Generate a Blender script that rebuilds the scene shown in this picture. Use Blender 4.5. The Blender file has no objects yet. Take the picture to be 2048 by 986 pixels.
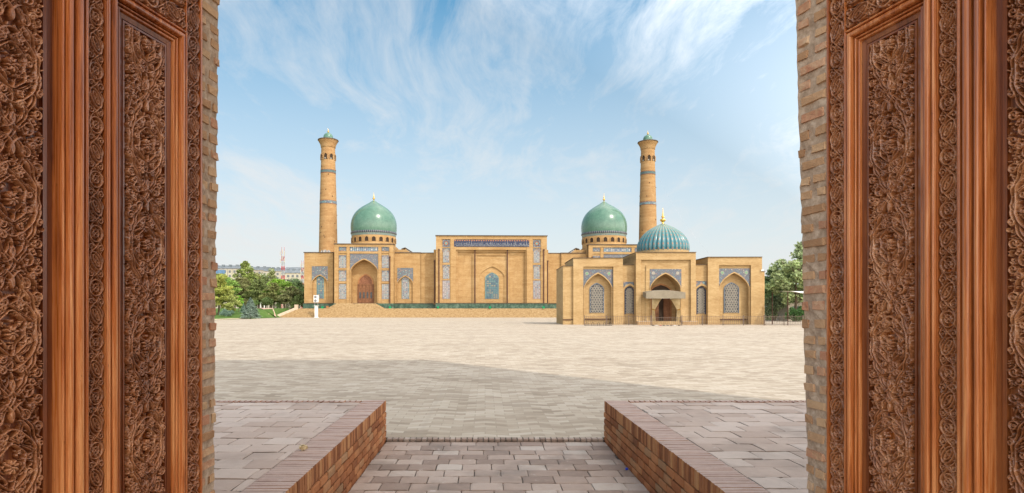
# exposure and light settings
# settings
SUN_E, SKY_S, EXPO = 2.3, 0.15, 0.26
CL_A, CL_B = .475, .655
CL_COL, HZ_COL, SKY_SAT, SUNSIDE_FILL = (4.9, 4.95, 5.0), (4.5, 4.58, 4.56), 1.55, 7.6
WARM = (1.13, .995, .865)
PB_X0, PB_X1, PB_Y, PB_H = 9.5, 18.9, -3.0, 33.3*1.0724
PANEL_TOP = 3.263
import bpy, math, random
import numpy as np
from mathutils import Vector, Matrix
R = math.radians
C = bpy.context.scene.collection
F, CX, HY, CAMZ = 1200.0, 970.0, 620.0, 1.9      # focal length in photo pixels, vanishing point, eye height
rng = random.Random(7)

# ------------------------------------------------------------------ materials
class NT:
    def __init__(s, name, rough=0.8, spec=0.3):
        s.m = bpy.data.materials.new(name); s.m.use_nodes = True
        s.t = s.m.node_tree; s.n = s.t.nodes; s.l = s.t.links
        s.b = s.n['Principled BSDF']
        s.b.inputs['Roughness'].default_value = rough
        s.b.inputs['Specular IOR Level'].default_value = spec
    def node(s, typ, **kw):
        n = s.n.new(typ)
        for k, v in kw.items(): setattr(n, k, v)
        return n
    def put(s, inp, v):
        if hasattr(v, 'is_output'): s.l.new(v, inp)
        elif isinstance(v, (tuple, list)) and len(v) == 3 and inp.type == 'RGBA': inp.default_value = (*v, 1)
        else: inp.default_value = v
    def coord(s, kind='Object'): return s.node('ShaderNodeTexCoord').outputs[kind]
    def mapping(s, vec, scale=(1,1,1), loc=(0,0,0), rot=(0,0,0)):
        n = s.node('ShaderNodeMapping'); s.put(n.inputs['Vector'], vec)
        n.inputs['Scale'].default_value = scale; n.inputs['Location'].default_value = loc; n.inputs['Rotation'].default_value = rot
        return n.outputs[0]
    def noise(s, vec, scale=1, detail=4, rough=0.5, dist=0, out='Fac'):
        n = s.node('ShaderNodeTexNoise'); s.put(n.inputs['Vector'], vec)
        n.inputs['Scale'].default_value = scale; n.inputs['Detail'].default_value = detail
        n.inputs['Roughness'].default_value = rough; n.inputs['Distortion'].default_value = dist
        return n.outputs[out]
    def voro(s, vec, scale=1, feature='F1', out='Distance', rand=1):
        n = s.node('ShaderNodeTexVoronoi', feature=feature); s.put(n.inputs['Vector'], vec)
        n.inputs['Scale'].default_value = scale; n.inputs['Randomness'].default_value = rand
        return n.outputs[out]
    def math(s, op, a, b=0, c=0, clamp=False):
        n = s.node('ShaderNodeMath', operation=op, use_clamp=clamp)
        s.put(n.inputs[0], a); s.put(n.inputs[1], b)
        if len(n.inputs) > 2: s.put(n.inputs[2], c)
        return n.outputs[0]
    def ramp(s, fac, stops, interp='LINEAR'):
        n = s.node('ShaderNodeValToRGB'); s.put(n.inputs[0], fac); cr = n.color_ramp; cr.interpolation = interp
        while len(cr.elements) < len(stops): cr.elements.new(0.5)
        for e, (p, c) in zip(cr.elements, stops):
            e.position = p; e.color = (*c, 1) if len(c) == 3 else c
        return n.outputs[0]
    def mix(s, fac, a, b, mode='MIX'):
        n = s.node('ShaderNodeMix', data_type='RGBA', blend_type=mode)
        s.put(n.inputs[0], fac); s.put(n.inputs[6], a); s.put(n.inputs[7], b)
        return n.outputs[2]
    def maprange(s, v, a, b, c=0, d=1):
        n = s.node('ShaderNodeMapRange'); s.put(n.inputs[0], v)
        for i, x in enumerate((a, b, c, d)): n.inputs[i+1].default_value = x
        return n.outputs[0]
    def sep(s, vec):
        n = s.node('ShaderNodeSeparateXYZ'); s.put(n.inputs[0], vec); return n.outputs
    def comb(s, x, y, z):
        n = s.node('ShaderNodeCombineXYZ')
        for i, v in enumerate((x, y, z)): s.put(n.inputs[i], v)
        return n.outputs[0]
    def bump(s, h, dist=0.01, strength=1):
        n = s.node('ShaderNodeBump'); s.put(n.inputs['Height'], h)
        n.inputs['Distance'].default_value = dist; n.inputs['Strength'].default_value = strength
        s.l.new(n.outputs[0], s.b.inputs['Normal'])
    def color(s, c): s.put(s.b.inputs['Base Color'], c)
    def island(s): return s.node('ShaderNodeNewGeometry').outputs['Random Per Island']

M = {}
def far_brick(name, c1, c2, c3, bw=0.27, bh=0.075, band=0.5):
    t = NT(name, 0.9, 0.15)
    o = t.coord(); x, y, z = t.sep(o)
    u = t.math('ADD', x, y); v = t.comb(u, z, 0)
    br = t.node('ShaderNodeTexBrick'); t.put(br.inputs['Vector'], v)
    br.inputs['Scale'].default_value = 1; br.inputs['Brick Width'].default_value = bw; br.inputs['Row Height'].default_value = bh
    br.inputs['Mortar Size'].default_value = 0.006; br.inputs['Color1'].default_value = (0,0,0,1); br.inputs['Color2'].default_value = (1,1,1,1); br.inputs['Mortar'].default_value = (.5,.5,.5,1)
    n1 = t.noise(t.mapping(v, (0.35, 1.1, 1)), 1.0, 6, 0.6)
    n2 = t.noise(t.mapping(v, (1.6, 4.0, 1)), 1.0, 5, 0.7)
    n3 = t.noise(t.mapping(v, (.08, 2.2, 1)), 1.0, 3, 0.6)
    f = t.math('ADD', t.math('MULTIPLY', n1, 0.45), t.math('MULTIPLY', n2, 0.35))
    f = t.math('ADD', f, t.math('MULTIPLY', n3, 0.2))
    f = t.math('ADD', t.math('MULTIPLY', t.math('SUBTRACT', f, 0.5), 2.3), 0.5)
    f = t.math('ADD', f, t.math('MULTIPLY', t.math('SUBTRACT', br.outputs[0], 0.5), 0.28), clamp=True)
    c = t.ramp(f, [(0.0, c1), (0.5, c2), (1.0, c3)])
    st = t.noise(t.mapping(v, (1.3, .16, 1), (4, 2, 0)), 1.0, 5, .65)
    c = t.mix(t.maprange(st, .54, .72, 0, .30), c, (.22,.12,.05))
    pt = t.noise(t.mapping(v, (.22, .30, 1), (9, 7, 0)), 1.0, 3, .6)
    c = t.mix(t.maprange(pt, .53, .66, 0, .20), c, (.58,.43,.24))
    t.color(c)
    t.bump(br.outputs['Fac'], 0.01, -0.4)
    return t.m
M['brick'] = far_brick('ochre_brick', (.25,.135,.052), (.37,.23,.10), (.475,.325,.16))
M['brick_pale'] = far_brick('pale_brick', (.275,.165,.07), (.39,.26,.122), (.50,.36,.19))
M['brick_minaret'] = far_brick('minaret_brick', (.23,.12,.048), (.345,.20,.088), (.45,.29,.137))
M['brick_gate'] = far_brick('gate_brick', (.30,.18,.10), (.42,.28,.16), (.52,.37,.23), 0.27, 0.095)

def speck(name, c1, c2, c3, scale=3.0, rough=0.9):
    t = NT(name, rough, 0.2); o = t.coord()
    f = t.noise(o, scale, 6, 0.75); f = t.math('MULTIPLY_ADD', t.math('SUBTRACT', f, .5), 2.5, .5, True)
    t.color(t.ramp(f, [(0, c1), (.5, c2), (1, c3)])); return t.m
M['steps'] = speck('step_stone', (.20,.125,.06), (.36,.245,.12), (.48,.355,.20), 2.2)
M['marble'] = speck('green_marble', (.015,.035,.025), (.05,.095,.065), (.14,.20,.15), 1.3, 0.35)
M['cap'] = speck('dark_cap', (.06,.045,.035), (.10,.075,.055), (.14,.10,.07), 2)
M['pipe'] = speck('brown_metal', (.05,.02,.012), (.075,.03,.02), (.10,.045,.03), 2, .5)
M['black_iron'] = speck('black_iron', (.02,.018,.016), (.035,.03,.026), (.06,.05,.04), 6, .5)
M['dark_glass'] = speck('dark_glass', (.03,.032,.034), (.05,.052,.055), (.09,.09,.09), 2, .2)
M['dark'] = speck('dark_interior', (.03,.02,.015), (.045,.03,.02), (.06,.04,.03), 1)
M['white'] = speck('white_paint', (.62,.60,.56), (.74,.72,.68), (.82,.80,.76), 1.5, .6)
M['gold'] = NT('gold', .25, .5).m; M['gold'].node_tree.nodes['Principled BSDF'].inputs['Metallic'].default_value = 1; M['gold'].node_tree.nodes['Principled BSDF'].inputs['Base Color'].default_value = (.85,.52,.12,1)
M['door_wood'] = speck('far_door_wood', (.12,.05,.025), (.19,.085,.04), (.27,.13,.065), 2, .6)
M['green_lamp'] = speck('green_plastic', (.0,.16,.06), (.0,.25,.10), (.02,.32,.14), 2, .4)
M['canvas'] = speck('taupe_canvas', (.19,.16,.115), (.235,.20,.145), (.28,.24,.18), .8, .9)
M['cream_cloth'] = speck('cream_cloth', (.50,.39,.22), (.66,.54,.33), (.78,.67,.45), 1.5, .9)
M['tent'] = speck('white_tent', (.70,.67,.60), (.80,.78,.72), (.85,.83,.78), .6, .8)

def tile(name, base, cols, scale, dens=0.62, rnd=0.6, wave=True):
    """glazed mosaic: small coloured cells on a blue ground"""
    t = NT(name, .35, .4); o = t.coord(); x, y, z = t.sep(o); v = t.comb(t.math('ADD', x, y), z, 0)
    d = t.voro(v, scale, out='Distance', rand=rnd); c = t.voro(v, scale, out='Color', rand=rnd)
    r = t.sep(c)[0]
    n = len(cols); stops = [(i/n, cc) for i, cc in enumerate(cols)]
    cell = t.ramp(r, stops, 'CONSTANT')
    m = t.maprange(d, .33/1.0, .45, 1, 0)
    col = t.mix(t.math('MULTIPLY', m, dens, clamp=True), base, cell)
    f2 = t.noise(v, scale*2.4, 2, .5)
    col = t.mix(t.maprange(f2, .52, .62, 0, .45), col, (.38,.32,.24))
    h = t.node('ShaderNodeHueSaturation'); h.inputs['Saturation'].default_value = .72; h.inputs['Value'].default_value = .80; t.put(h.inputs['Color'], col); col = h.outputs[0]
    t.color(col); return t.m
navy = (.035,.07,.17)
M['tile_blue'] = tile('blue_mosaic', (.09,.12,.155), [(.34,.11,.05), (.42,.36,.27), (.05,.09,.22), (.10,.32,.33), (.36,.16,.08)], 2.6, .85)
M['tile_blue_fine'] = tile('fine_blue_mosaic', (.09,.115,.15), [(.34,.12,.06), (.46,.40,.30), (.04,.07,.20), (.10,.28,.30), (.33,.15,.08), (.06,.10,.25)], 4.6, .9)
M['tile_frieze'] = tile('frieze_mosaic', (.18,.25,.33), [(.05,.10,.28), (.55,.52,.45), (.10,.30,.36), (.60,.57,.50)], 1.7, .95, .2)
M['tile_panel'] = tile('panel_mosaic', (.24,.25,.26), [(.08,.12,.22), (.42,.38,.33), (.30,.13,.10), (.16,.34,.36), (.42,.38,.36)], 2.4, .9, .3)
M['tile_lilac'] = tile('lilac_mosaic', (.27,.235,.25), [(.13,.15,.23), (.42,.36,.33), (.34,.16,.13), (.24,.34,.38), (.42,.35,.36)], 2.2, .9, .3)
M['tile_teal'] = tile('teal_lattice', (.05,.14,.18), [(.06,.22,.24), (.40,.27,.10), (.03,.07,.16), (.10,.26,.25)], 1.7, .9, .05)
M['star'] = NT('star_tile', .4).m
M['navy'] = speck('navy_glaze', (.015,.02,.045), (.028,.038,.075), (.05,.062,.11), 3, .35)
M['turq'] = speck('turquoise_glaze', (.07,.17,.17), (.11,.23,.22), (.18,.30,.28), 3, .35)
M['tileband'] = tile('band_mosaic', (.06,.12,.16), [(.28,.11,.06), (.42,.38,.30), (.03,.06,.16), (.09,.28,.30)], 1.8, .8, .3)

def dome_mat():
    t = NT('green_dome_tiles', .24, .5); uv = t.coord('UV')
    n = t.noise(t.coord(), 1.1, 6, .65); n2 = t.noise(t.mapping(uv, (160, 60, 1)), 1, 2, .6)
    f = t.math('ADD', t.math('MULTIPLY', n, .55), t.math('MULTIPLY', n2, .45))
    f = t.math('MULTIPLY_ADD', t.math('SUBTRACT', f, .5), 2.2, .5, True)
    t.color(t.ramp(f, [(0, (.055,.115,.08)), (.5, (.08,.17,.12)), (1, (.13,.235,.17))]))
    t.bump(n2, .02, .35); return t.m
M['dome'] = dome_mat()
def rib_mat():
    t = NT('ribbed_dome_tiles', .3, .5); uv = t.coord('UV'); x, y, z = t.sep(uv)
    ph = t.math('FRACT', t.math('MULTIPLY', x, 36.0))
    a = t.math('ABSOLUTE', t.math('SUBTRACT', ph, .5))                     # 0 at the crest of a rib
    rows = t.math('ABSOLUTE', t.math('SUBTRACT', t.math('FRACT', t.math('MULTIPLY', y, 9.0)), .5))
    dia = t.math('ADD', t.math('MULTIPLY', a, 3.2), t.math('MULTIPLY', rows, 2.2))
    m = t.maprange(dia, .50, .62, 1, 0)
    low = t.maprange(y, .25, .8, 0, 1)
    base = t.mix(low, (.02,.13,.155), (.12,.215,.175))
    base = t.mix(t.maprange(a, .10, .34, 0, 1), t.mix(.30, base, (.28,.34,.28)), base)
    col = t.mix(t.math('MULTIPLY', m, .9), base, (.36,.15,.07))
    n = t.noise(t.coord(), 5, 4, .7)
    t.color(t.mix(t.maprange(n, .5, .7, 0, .35), col, (.03,.12,.22))); return t.m
M['ribdome'] = rib_mat()

def island_brick(name, stops, rough=.9, nscale=14, bump=.004, spec=.2, dirt=(.12,.10,.08), dirtamt=.35, white=0):
    t = NT(name, rough, spec); o = t.coord(); isl = t.island()
    n = t.noise(o, nscale, 6, .7); n2 = t.noise(o, nscale*5, 3, .7); n3 = t.noise(o, 1.1, 4, .6)
    f = t.math('MULTIPLY_ADD', t.math('SUBTRACT', n, .5), .55, isl, True)
    c = t.ramp(f, stops)
    c = t.mix(t.maprange(n3, .50, .72, 0, dirtamt), c, dirt)
    c = t.mix(t.maprange(n2, .60, .72, 0, .35), c, dirt)
    if white: c = t.mix(t.maprange(t.noise(o, nscale*.5, 6, .8), .62, .70, 0, white), c, (.62,.58,.54))
    t.color(c); t.bump(t.math('ADD', n, t.math('MULTIPLY', n2, .5)), bump, 1); return t.m
M['jamb_brick'] = island_brick('old_brick', [(0,(.42,.235,.125)),(.3,(.56,.345,.195)),(.6,(.62,.41,.24)),(.8,(.50,.235,.14)),(1,(.66,.46,.29))], .95, 22, .006, .1, (.22,.15,.09), .35)
M['mortar'] = speck('lime_mortar', (.27,.185,.125), (.47,.345,.245), (.66,.53,.40), 22, .95)
M['paver'] = island_brick('red_paver', [(0,(.25,.18,.14)),(.4,(.355,.265,.21)),(.75,(.41,.32,.262)),(1,(.46,.39,.33))], .75, 9, .004, .3, (.17,.135,.11), .75, .5)
M['paver_side'] = island_brick('pale_paver', [(0,(.41,.31,.25)),(.5,(.485,.38,.315)),(1,(.54,.445,.38))], .8, 7, .003, .3, (.25,.20,.165), .6, .3)
M['wall_brick'] = island_brick('red_wall_brick', [(0,(.20,.07,.028)),(.4,(.33,.125,.05)),(.75,(.42,.18,.075)),(1,(.33,.19,.10))], .9, 20, .004, .15, (.06,.035,.025), .5, .1)
M['coping_brick'] = island_brick('coping_brick', [(0,(.24,.155,.12)),(.5,(.34,.23,.185)),(1,(.40,.29,.24))], .85, 14, .004, .25, (.14,.10,.085), .4, .25)
M['joint'] = speck('joint_sand', (.05,.04,.033), (.09,.075,.06), (.30,.28,.25), 9, .95)

def plaza_mat():
    t = NT('plaza_pavers', .85, .25); o = t.coord(); x, y, z = t.sep(o)
    # rows of slightly zigzagged pale pavers
    tri = t.math('PINGPONG', x, .42)
    wob = t.noise(o, .5, 2, .5)
    yy = t.math('ADD', y, t.math('MULTIPLY', tri, .35)); yy = t.math('ADD', yy, t.math('MULTIPLY', wob, .12))
    v = t.comb(x, yy, 0)
    br = t.node('ShaderNodeTexBrick'); t.put(br.inputs['Vector'], v)
    br.inputs['Scale'].default_value = 1; br.inputs['Brick Width'].default_value = .36; br.inputs['Row Height'].default_value = .175
    br.inputs['Mortar Size'].default_value = .008; br.inputs['Mortar Smooth'].default_value = .4
    br.inputs['Color1'].default_value = (0,0,0,1); br.inputs['Color2'].default_value = (1,1,1,1); br.inputs['Mortar'].default_value = (.3,.3,.3,1)
    n1 = t.noise(o, .35, 6, .65); n2 = t.noise(t.mapping(o, (1, 2.6, 1)), 1.6, 6, .7); n3 = t.noise(t.mapping(o, (.02,.25,1)), 1, 4, .6)
    f = t.math('MULTIPLY_ADD', t.math('SUBTRACT', n1, .5), .9, .5)
    f = t.math('MULTIPLY_ADD', t.math('SUBTRACT', n2, .5), .9, f)
    f = t.math('MULTIPLY_ADD', t.math('SUBTRACT', n3, .5), .5, f)
    f = t.math('MULTIPLY_ADD', t.math('SUBTRACT', br.outputs[0], .5), .75, f, True)
    c = t.ramp(f, [(0, (.28,.222,.16)), (.45, (.405,.333,.25)), (1, (.505,.435,.345))])
    # long strips of paving that run to the mosque, as straight joints
    sx = t.math('ABSOLUTE', t.math('SUBTRACT', t.math('FRACT', t.math('DIVIDE', t.math('ADD', x, 1.0), 3.4)), .5))
    c = t.mix(t.maprange(sx, .485, .495, 0, .22), c, (.34,.29,.23))
    c = t.mix(t.math('MULTIPLY', br.outputs['Fac'], .30), c, (.26,.215,.17))
    st = t.noise(t.mapping(o, (.5, .9, 1), (7, 3, 0)), .35, 7, .75); c = t.mix(t.maprange(st, .55, .68, 0, .35), c, (.30,.25,.20))
    sp = t.noise(o, 2.3, 6, .85); c = t.mix(t.maprange(sp, .66, .72, 0, .6), c, (.17,.14,.11))
    t.color(c); t.bump(t.math('SUBTRACT', n2, t.math('MULTIPLY', br.outputs['Fac'], .8)), .012, .7); return t.m
M['plaza'] = plaza_mat()
def grass_mat(name, a, b, c):
    t = NT(name, .95, .1); o = t.coord(); n = t.noise(o, .25, 8, .7)
    t.color(t.ramp(t.math('MULTIPLY_ADD', t.math('SUBTRACT', n, .5), 2, .5, True), [(0, a), (.5, b), (1, c)])); t.bump(t.noise(o, 6, 4, .7), .1, 1); return t.m
M['lawn'] = grass_mat('lawn_grass', (.055,.105,.022), (.085,.15,.034), (.13,.19,.055))
M['earth'] = grass_mat('dry_ground', (.06,.08,.03), (.09,.11,.045), (.14,.15,.07))
M['path'] = speck('pink_path', (.34,.22,.16), (.45,.31,.23), (.52,.38,.29), 1)
M['kerb'] = speck('kerb_stone', (.40,.30,.22), (.52,.41,.30), (.6,.5,.38), 3)

def leaf_mat():
    t = NT('leaves', .7, .25)
    oi = t.node('ShaderNodeObjectInfo'); isl = t.island(); n = t.noise(t.coord(), .55, 3, .6)
    f = t.math('MULTIPLY_ADD', t.math('SUBTRACT', n, .5), 2.2, isl)
    f = t.maprange(f, .1, 1.1, 1.4, 3.8)
    mul = t.node('ShaderNodeVectorMath', operation='SCALE'); t.put(mul.inputs[0], oi.outputs['Color']); t.put(mul.inputs['Scale'], f)
    h = t.node('ShaderNodeHueSaturation'); t.put(h.inputs['Color'], mul.outputs[0]); t.put(h.inputs['Hue'], t.maprange(isl, 0, 1, .485, .515))
    t.color(h.outputs[0])
    tr = t.node('ShaderNodeBsdfTranslucent'); t.put(tr.inputs[0], h.outputs[0])
    mx = t.node('ShaderNodeMixShader'); mx.inputs[0].default_value = .25
    t.l.new(t.b.outputs[0], mx.inputs[1]); t.l.new(tr.outputs[0], mx.inputs[2]); t.l.new(mx.outputs[0], t.n['Material Output'].inputs[0])
    return t.m
M['leaf'] = leaf_mat()
M['bark'] = speck('bark', (.06,.04,.025), (.11,.08,.05), (.17,.13,.09), 5)
M['apt'] = speck('beige_render', (.36,.32,.27), (.43,.385,.33), (.50,.45,.385), .3)
M['apt_roof'] = speck('slate_roof', (.11,.13,.145), (.16,.18,.195), (.2,.22,.23), .4)
M['apt_glass'] = speck('blue_glass', (.06,.13,.24), (.10,.20,.34), (.17,.28,.42), .3, .2)
M['apt_win'] = speck('window_glass', (.10,.105,.11), (.15,.155,.16), (.2,.2,.2), .4, .3)
M['red'] = speck('red_paint', (.34,.03,.03), (.42,.05,.05), (.5,.08,.08), 1, .5)

def wood(name, dark, mid, light, rough=.42):
    t = NT(name, rough, .45); o = t.coord()
    g = t.noise(t.mapping(o, (26, 26, 1.1)), 1, 6, .65, 1.2)
    g2 = t.noise(t.mapping(o, (120, 120, 3)), 1, 3, .6)
    g3 = t.noise(t.mapping(o, (3, 3, .5)), 1, 3, .5)
    f = t.math('MULTIPLY_ADD', t.math('SUBTRACT', g, .5), 1.5, .5)
    f = t.math('MULTIPLY_ADD', t.math('SUBTRACT', g2, .5), .7, f)
    f = t.math('MULTIPLY_ADD', t.math('SUBTRACT', g3, .5), 1.5, f, True)
    c = t.ramp(f, [(0, dark), (.5, mid), (1, light)])
    pits = t.noise(t.mapping(o, (300, 300, 30)), 1, 2, .5)
    c = t.mix(t.maprange(pits, .70, .76, 0, .6), c, (.05,.015,.006))
    t.color(c); t.put(t.b.inputs['Roughness'], t.maprange(g2, .3, .7, rough-.1, rough+.15))
    t.bump(t.math('ADD', g, g2), .0012, .8)
    t.b.inputs['Coat Weight'].default_value = .25; t.b.inputs['Coat Roughness'].default_value = .2
    return t.m
M['wood'] = wood('varnished_wood', (.13,.024,.006), (.49,.145,.036), (.80,.38,.15), .28)
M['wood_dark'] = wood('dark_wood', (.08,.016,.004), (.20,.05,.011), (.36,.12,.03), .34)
def carve_mat():
    t = NT('carved_wood', .4, .45); o = t.coord()
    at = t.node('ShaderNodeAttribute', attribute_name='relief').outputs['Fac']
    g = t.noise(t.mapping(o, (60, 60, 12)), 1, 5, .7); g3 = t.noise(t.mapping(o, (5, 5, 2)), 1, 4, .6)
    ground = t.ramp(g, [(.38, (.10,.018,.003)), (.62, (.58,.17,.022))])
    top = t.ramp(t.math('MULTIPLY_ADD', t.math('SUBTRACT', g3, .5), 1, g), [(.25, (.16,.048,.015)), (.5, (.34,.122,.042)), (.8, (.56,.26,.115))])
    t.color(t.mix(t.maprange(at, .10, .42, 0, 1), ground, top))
    t.bump(g, .001, .6)
    t.b.inputs['Coat Weight'].default_value = .6; t.b.inputs['Coat Roughness'].default_value = .22
    return t.m
M['carved'] = carve_mat()

for _n, _c in dict(lattice_cream=(.32,.29,.24), rail=(.15,.11,.085), terracotta=(.36,.15,.07), turq_dark=(.045,.13,.15), ins_white=(.30,.31,.33), fan_grey=(.20,.20,.20), grey_metal=(.35,.35,.34), apt_light=(.46,.41,.32), pale_blue=(.35,.42,.50), cable=(.45,.45,.45), coping_joint=(.24,.18,.145), bench=(.36,.23,.11)).items():
    M[_n] = speck(_n, tuple(v*.85 for v in _c), _c, tuple(min(1, v*1.12) for v in _c), 2, .6)

# ------------------------------------------------------------------ mesh helpers
class MB:
    def __init__(s): s.v = []; s.f = []; s.mi = []; s.uv = {}; s.cur = 0; s.sm = []; s.smooth = False
    def add(s, vs, fs, uvs=None):
        b = len(s.v); s.v += [tuple(p) for p in vs]
        for i, f in enumerate(fs):
            if uvs: s.uv[len(s.f)] = uvs[i]
            s.f.append(tuple(b+k for k in f)); s.mi.append(s.cur); s.sm.append(s.smooth)
    def box(s, x0, x1, y0, y1, z0, z1):
        s.add([(x0,y0,z0),(x1,y0,z0),(x1,y1,z0),(x0,y1,z0),(x0,y0,z1),(x1,y0,z1),(x1,y1,z1),(x0,y1,z1)],
              [(0,3,2,1),(4,5,6,7),(0,1,5,4),(1,2,6,5),(2,3,7,6),(3,0,4,7)])
    def quad(s, a, b, c, d): s.add([a,b,c,d], [(0,1,2,3)])
    def lathe(s, prof, cx=0, cy=0, n=32, cap=True, rib=0, ribd=0):
        vs = []; fs = []; uv = []; m = len(prof)
        L = [0]
        for i in range(1, m): L.append(L[-1]+math.dist(prof[i], prof[i-1]))
        tot = L[-1] or 1
        for i, (r, z) in enumerate(prof):
            for k in range(n):
                a = 2*math.pi*k/n; rr = r
                if rib: rr = r*(1-ribd*(1-abs(math.sin(a*rib/2))))
                vs.append((cx+rr*math.cos(a), cy+rr*math.sin(a), z))
        for i in range(m-1):
            for k in range(n):
                k2 = (k+1) % n
                fs.append((i*n+k, i*n+k2, (i+1)*n+k2, (i+1)*n+k))
                uv.append([(k/n, L[i]/tot), ((k+1)/n, L[i]/tot), ((k+1)/n, L[i+1]/tot), (k/n, L[i+1]/tot)])
        if cap:
            fs.append(tuple(range((m-1)*n, m*n))); uv.append([(0,1)]*n)
            fs.append(tuple(reversed(range(n)))); uv.append([(0,0)]*n)
        s.add(vs, fs, uv)
    def tube(s, pts, r, n=6, r2=None):
        pts = [Vector(p) for p in pts]; rings = []
        m = len(pts)
        for i, p in enumerate(pts):
            d = (pts[min(i+1, m-1)]-pts[max(i-1, 0)]).normalized()
            a = d.orthogonal().normalized() if i == 0 else (a-d*a.dot(d)).normalized()
            b = d.cross(a); rr = r if r2 is None else r+(r2-r)*i/(m-1)
            rings += [p+a*rr*math.cos(2*math.pi*k/n)+b*rr*math.sin(2*math.pi*k/n) for k in range(n)]
        fs = [(i*n+k, i*n+(k+1)%n, (i+1)*n+(k+1)%n, (i+1)*n+k) for i in range(m-1) for k in range(n)]
        fs += [tuple(reversed(range(n))), tuple(range((m-1)*n, m*n))]
        s.add(rings, fs)
    def build(s, name, mats, parent=None, loc=None):
        me = bpy.data.meshes.new(name); me.from_pydata(s.v, [], s.f)
        if not isinstance(mats, (list, tuple)): mats = [mats]
        for m in mats: me.materials.append(m)
        me.polygons.foreach_set('material_index', s.mi); me.polygons.foreach_set('use_smooth', s.sm)
        if s.uv:
            ul = me.uv_layers.new(name='UVMap')
            for fi, uvs in s.uv.items():
                p = me.polygons[fi]
                for li, q in zip(p.loop_indices, uvs): ul.data[li].uv = q
        me.update(); o = bpy.data.objects.new(name, me); C.objects.link(o)
        if parent: o.parent = parent
        if loc: o.location = loc
        return o
def tag(o, label=None, cat=None, group=None, kind=None):
    if label: o['label'] = label
    if cat: o['category'] = cat
    if group: o['group'] = group
    if kind: o['kind'] = kind
    return o
def empty(name, loc, rz=0, label=None, cat=None, group=None):
    o = bpy.data.objects.new(name, None); C.objects.link(o); o.location = loc; o.rotation_euler = (0,0,rz)
    o.empty_display_size = .2
    return tag(o, label, cat, group)
def copy_tree(o, parent=None):
    c = o.copy(); C.objects.link(c); c.parent = parent
    for ch in list(o.children): copy_tree(ch, c)
    return c
def grid_mesh(name, V, nu, nv, mat, parent, relief=None, flip=False):
    """a heightfield of nu x nv vertices, V shaped (nv, nu, 3)"""
    me = bpy.data.meshes.new(name); me.vertices.add(nu*nv); me.vertices.foreach_set('co', V.reshape(-1).astype(np.float32))
    i = np.arange(nv-1)[:, None]*nu+np.arange(nu-1)[None, :]; i = i.reshape(-1)
    q = np.stack([i, i+1, i+1+nu, i+nu], 1)
    if flip: q = q[:, ::-1]
    n = len(q); me.loops.add(n*4); me.loops.foreach_set('vertex_index', q.reshape(-1).astype(np.int32))
    me.polygons.add(n); me.polygons.foreach_set('loop_start', (np.arange(n)*4).astype(np.int32))
    me.polygons.foreach_set('use_smooth', np.ones(n, bool))
    if relief is not None:
        a = me.attributes.new('relief', 'FLOAT', 'POINT'); a.data.foreach_set('value', relief.reshape(-1).astype(np.float32))
    me.materials.append(mat); me.update(calc_edges=True); me.validate()
    o = bpy.data.objects.new(name, me); C.objects.link(o); o.parent = parent; return o

def arch_pts(xc, h, zs, za, n=14, p=1.22, q=.58):
    """pointed arch from left spring to right spring"""
    out = []
    for i in range(2*n+1):
        u = math.sin((i/(2*n)-.5)*math.pi)              # denser near the springs
        t = abs(u); out.append((xc+h*u, zs+(za-zs)*max(0, 1-t**p)**q))
    return out
def arch_wall(mb, x0, x1, z0, z1, y, pts, zb, depth):
    """front wall face at y with an arched opening from zb up; reveal of given depth behind it"""
    xl, zs = pts[0]; xr = pts[-1][0]
    mb.quad((x0,y,z0),(xl,y,z0),(xl,y,z1),(x0,y,z1)); mb.quad((xr,y,z0),(x1,y,z0),(x1,y,z1),(xr,y,z1))
    if zb > z0: mb.quad((xl,y,z0),(xr,y,z0),(xr,y,zb),(xl,y,zb)); mb.quad((xl,y,zb),(xr,y,zb),(xr,y+depth,zb),(xl,y+depth,zb))
    for (a, b), (c, d) in zip(pts, pts[1:]): mb.quad((a,y,b),(c,y,d),(c,y,z1),(a,y,z1))
    full = [(xl, zb)]+pts+[(xr, zb)]
    for (a, b), (c, d) in zip(full, full[1:]): mb.quad((a,y,b),(a,y+depth,b),(c,y+depth,d),(c,y,d))
def arch_panel(mb, y, pts, zb):
    xl = pts[0][0]; xr = pts[-1][0]
    for (a, b), (c, d) in zip(pts, pts[1:]): mb.quad((a,y,zb),(c,y,zb),(c,y,d),(a,y,b))
def spandrel(mb, x0, x1, zb, z1, y, pts):
    xl, zs = pts[0]; xr = pts[-1][0]
    if xl > x0: mb.quad((x0,y,zb),(xl,y,zb),(xl,y,z1),(x0,y,z1))
    if x1 > xr: mb.quad((xr,y,zb),(x1,y,zb),(x1,y,z1),(xr,y,z1))
    for (a, b), (c, d) in zip(pts, pts[1:]): mb.quad((a,y,b),(c,y,d),(c,y,z1),(a,y,z1))
def arch_band(mb, y0, y1, outer, inner, zb):
    """a raised rim that follows an arch: between outer and inner outlines (same count), legs down to zb"""
    o = [(outer[0][0], zb)]+outer+[(outer[-1][0], zb)]; i = [(inner[0][0], zb)]+inner+[(inner[-1][0], zb)]
    for k in range(len(o)-1):
        a, b, c, d = o[k], o[k+1], i[k+1], i[k]
        mb.quad((d[0],y0,d[1]),(c[0],y0,c[1]),(b[0],y0,b[1]),(a[0],y0,a[1]))
        mb.quad((d[0],y1,d[1]),(c[0],y1,c[1]),(c[0],y0,c[1]),(d[0],y0,d[1]))
        mb.quad((a[0],y0,a[1]),(b[0],y0,b[1]),(b[0],y1,b[1]),(a[0],y1,a[1]))
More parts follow.
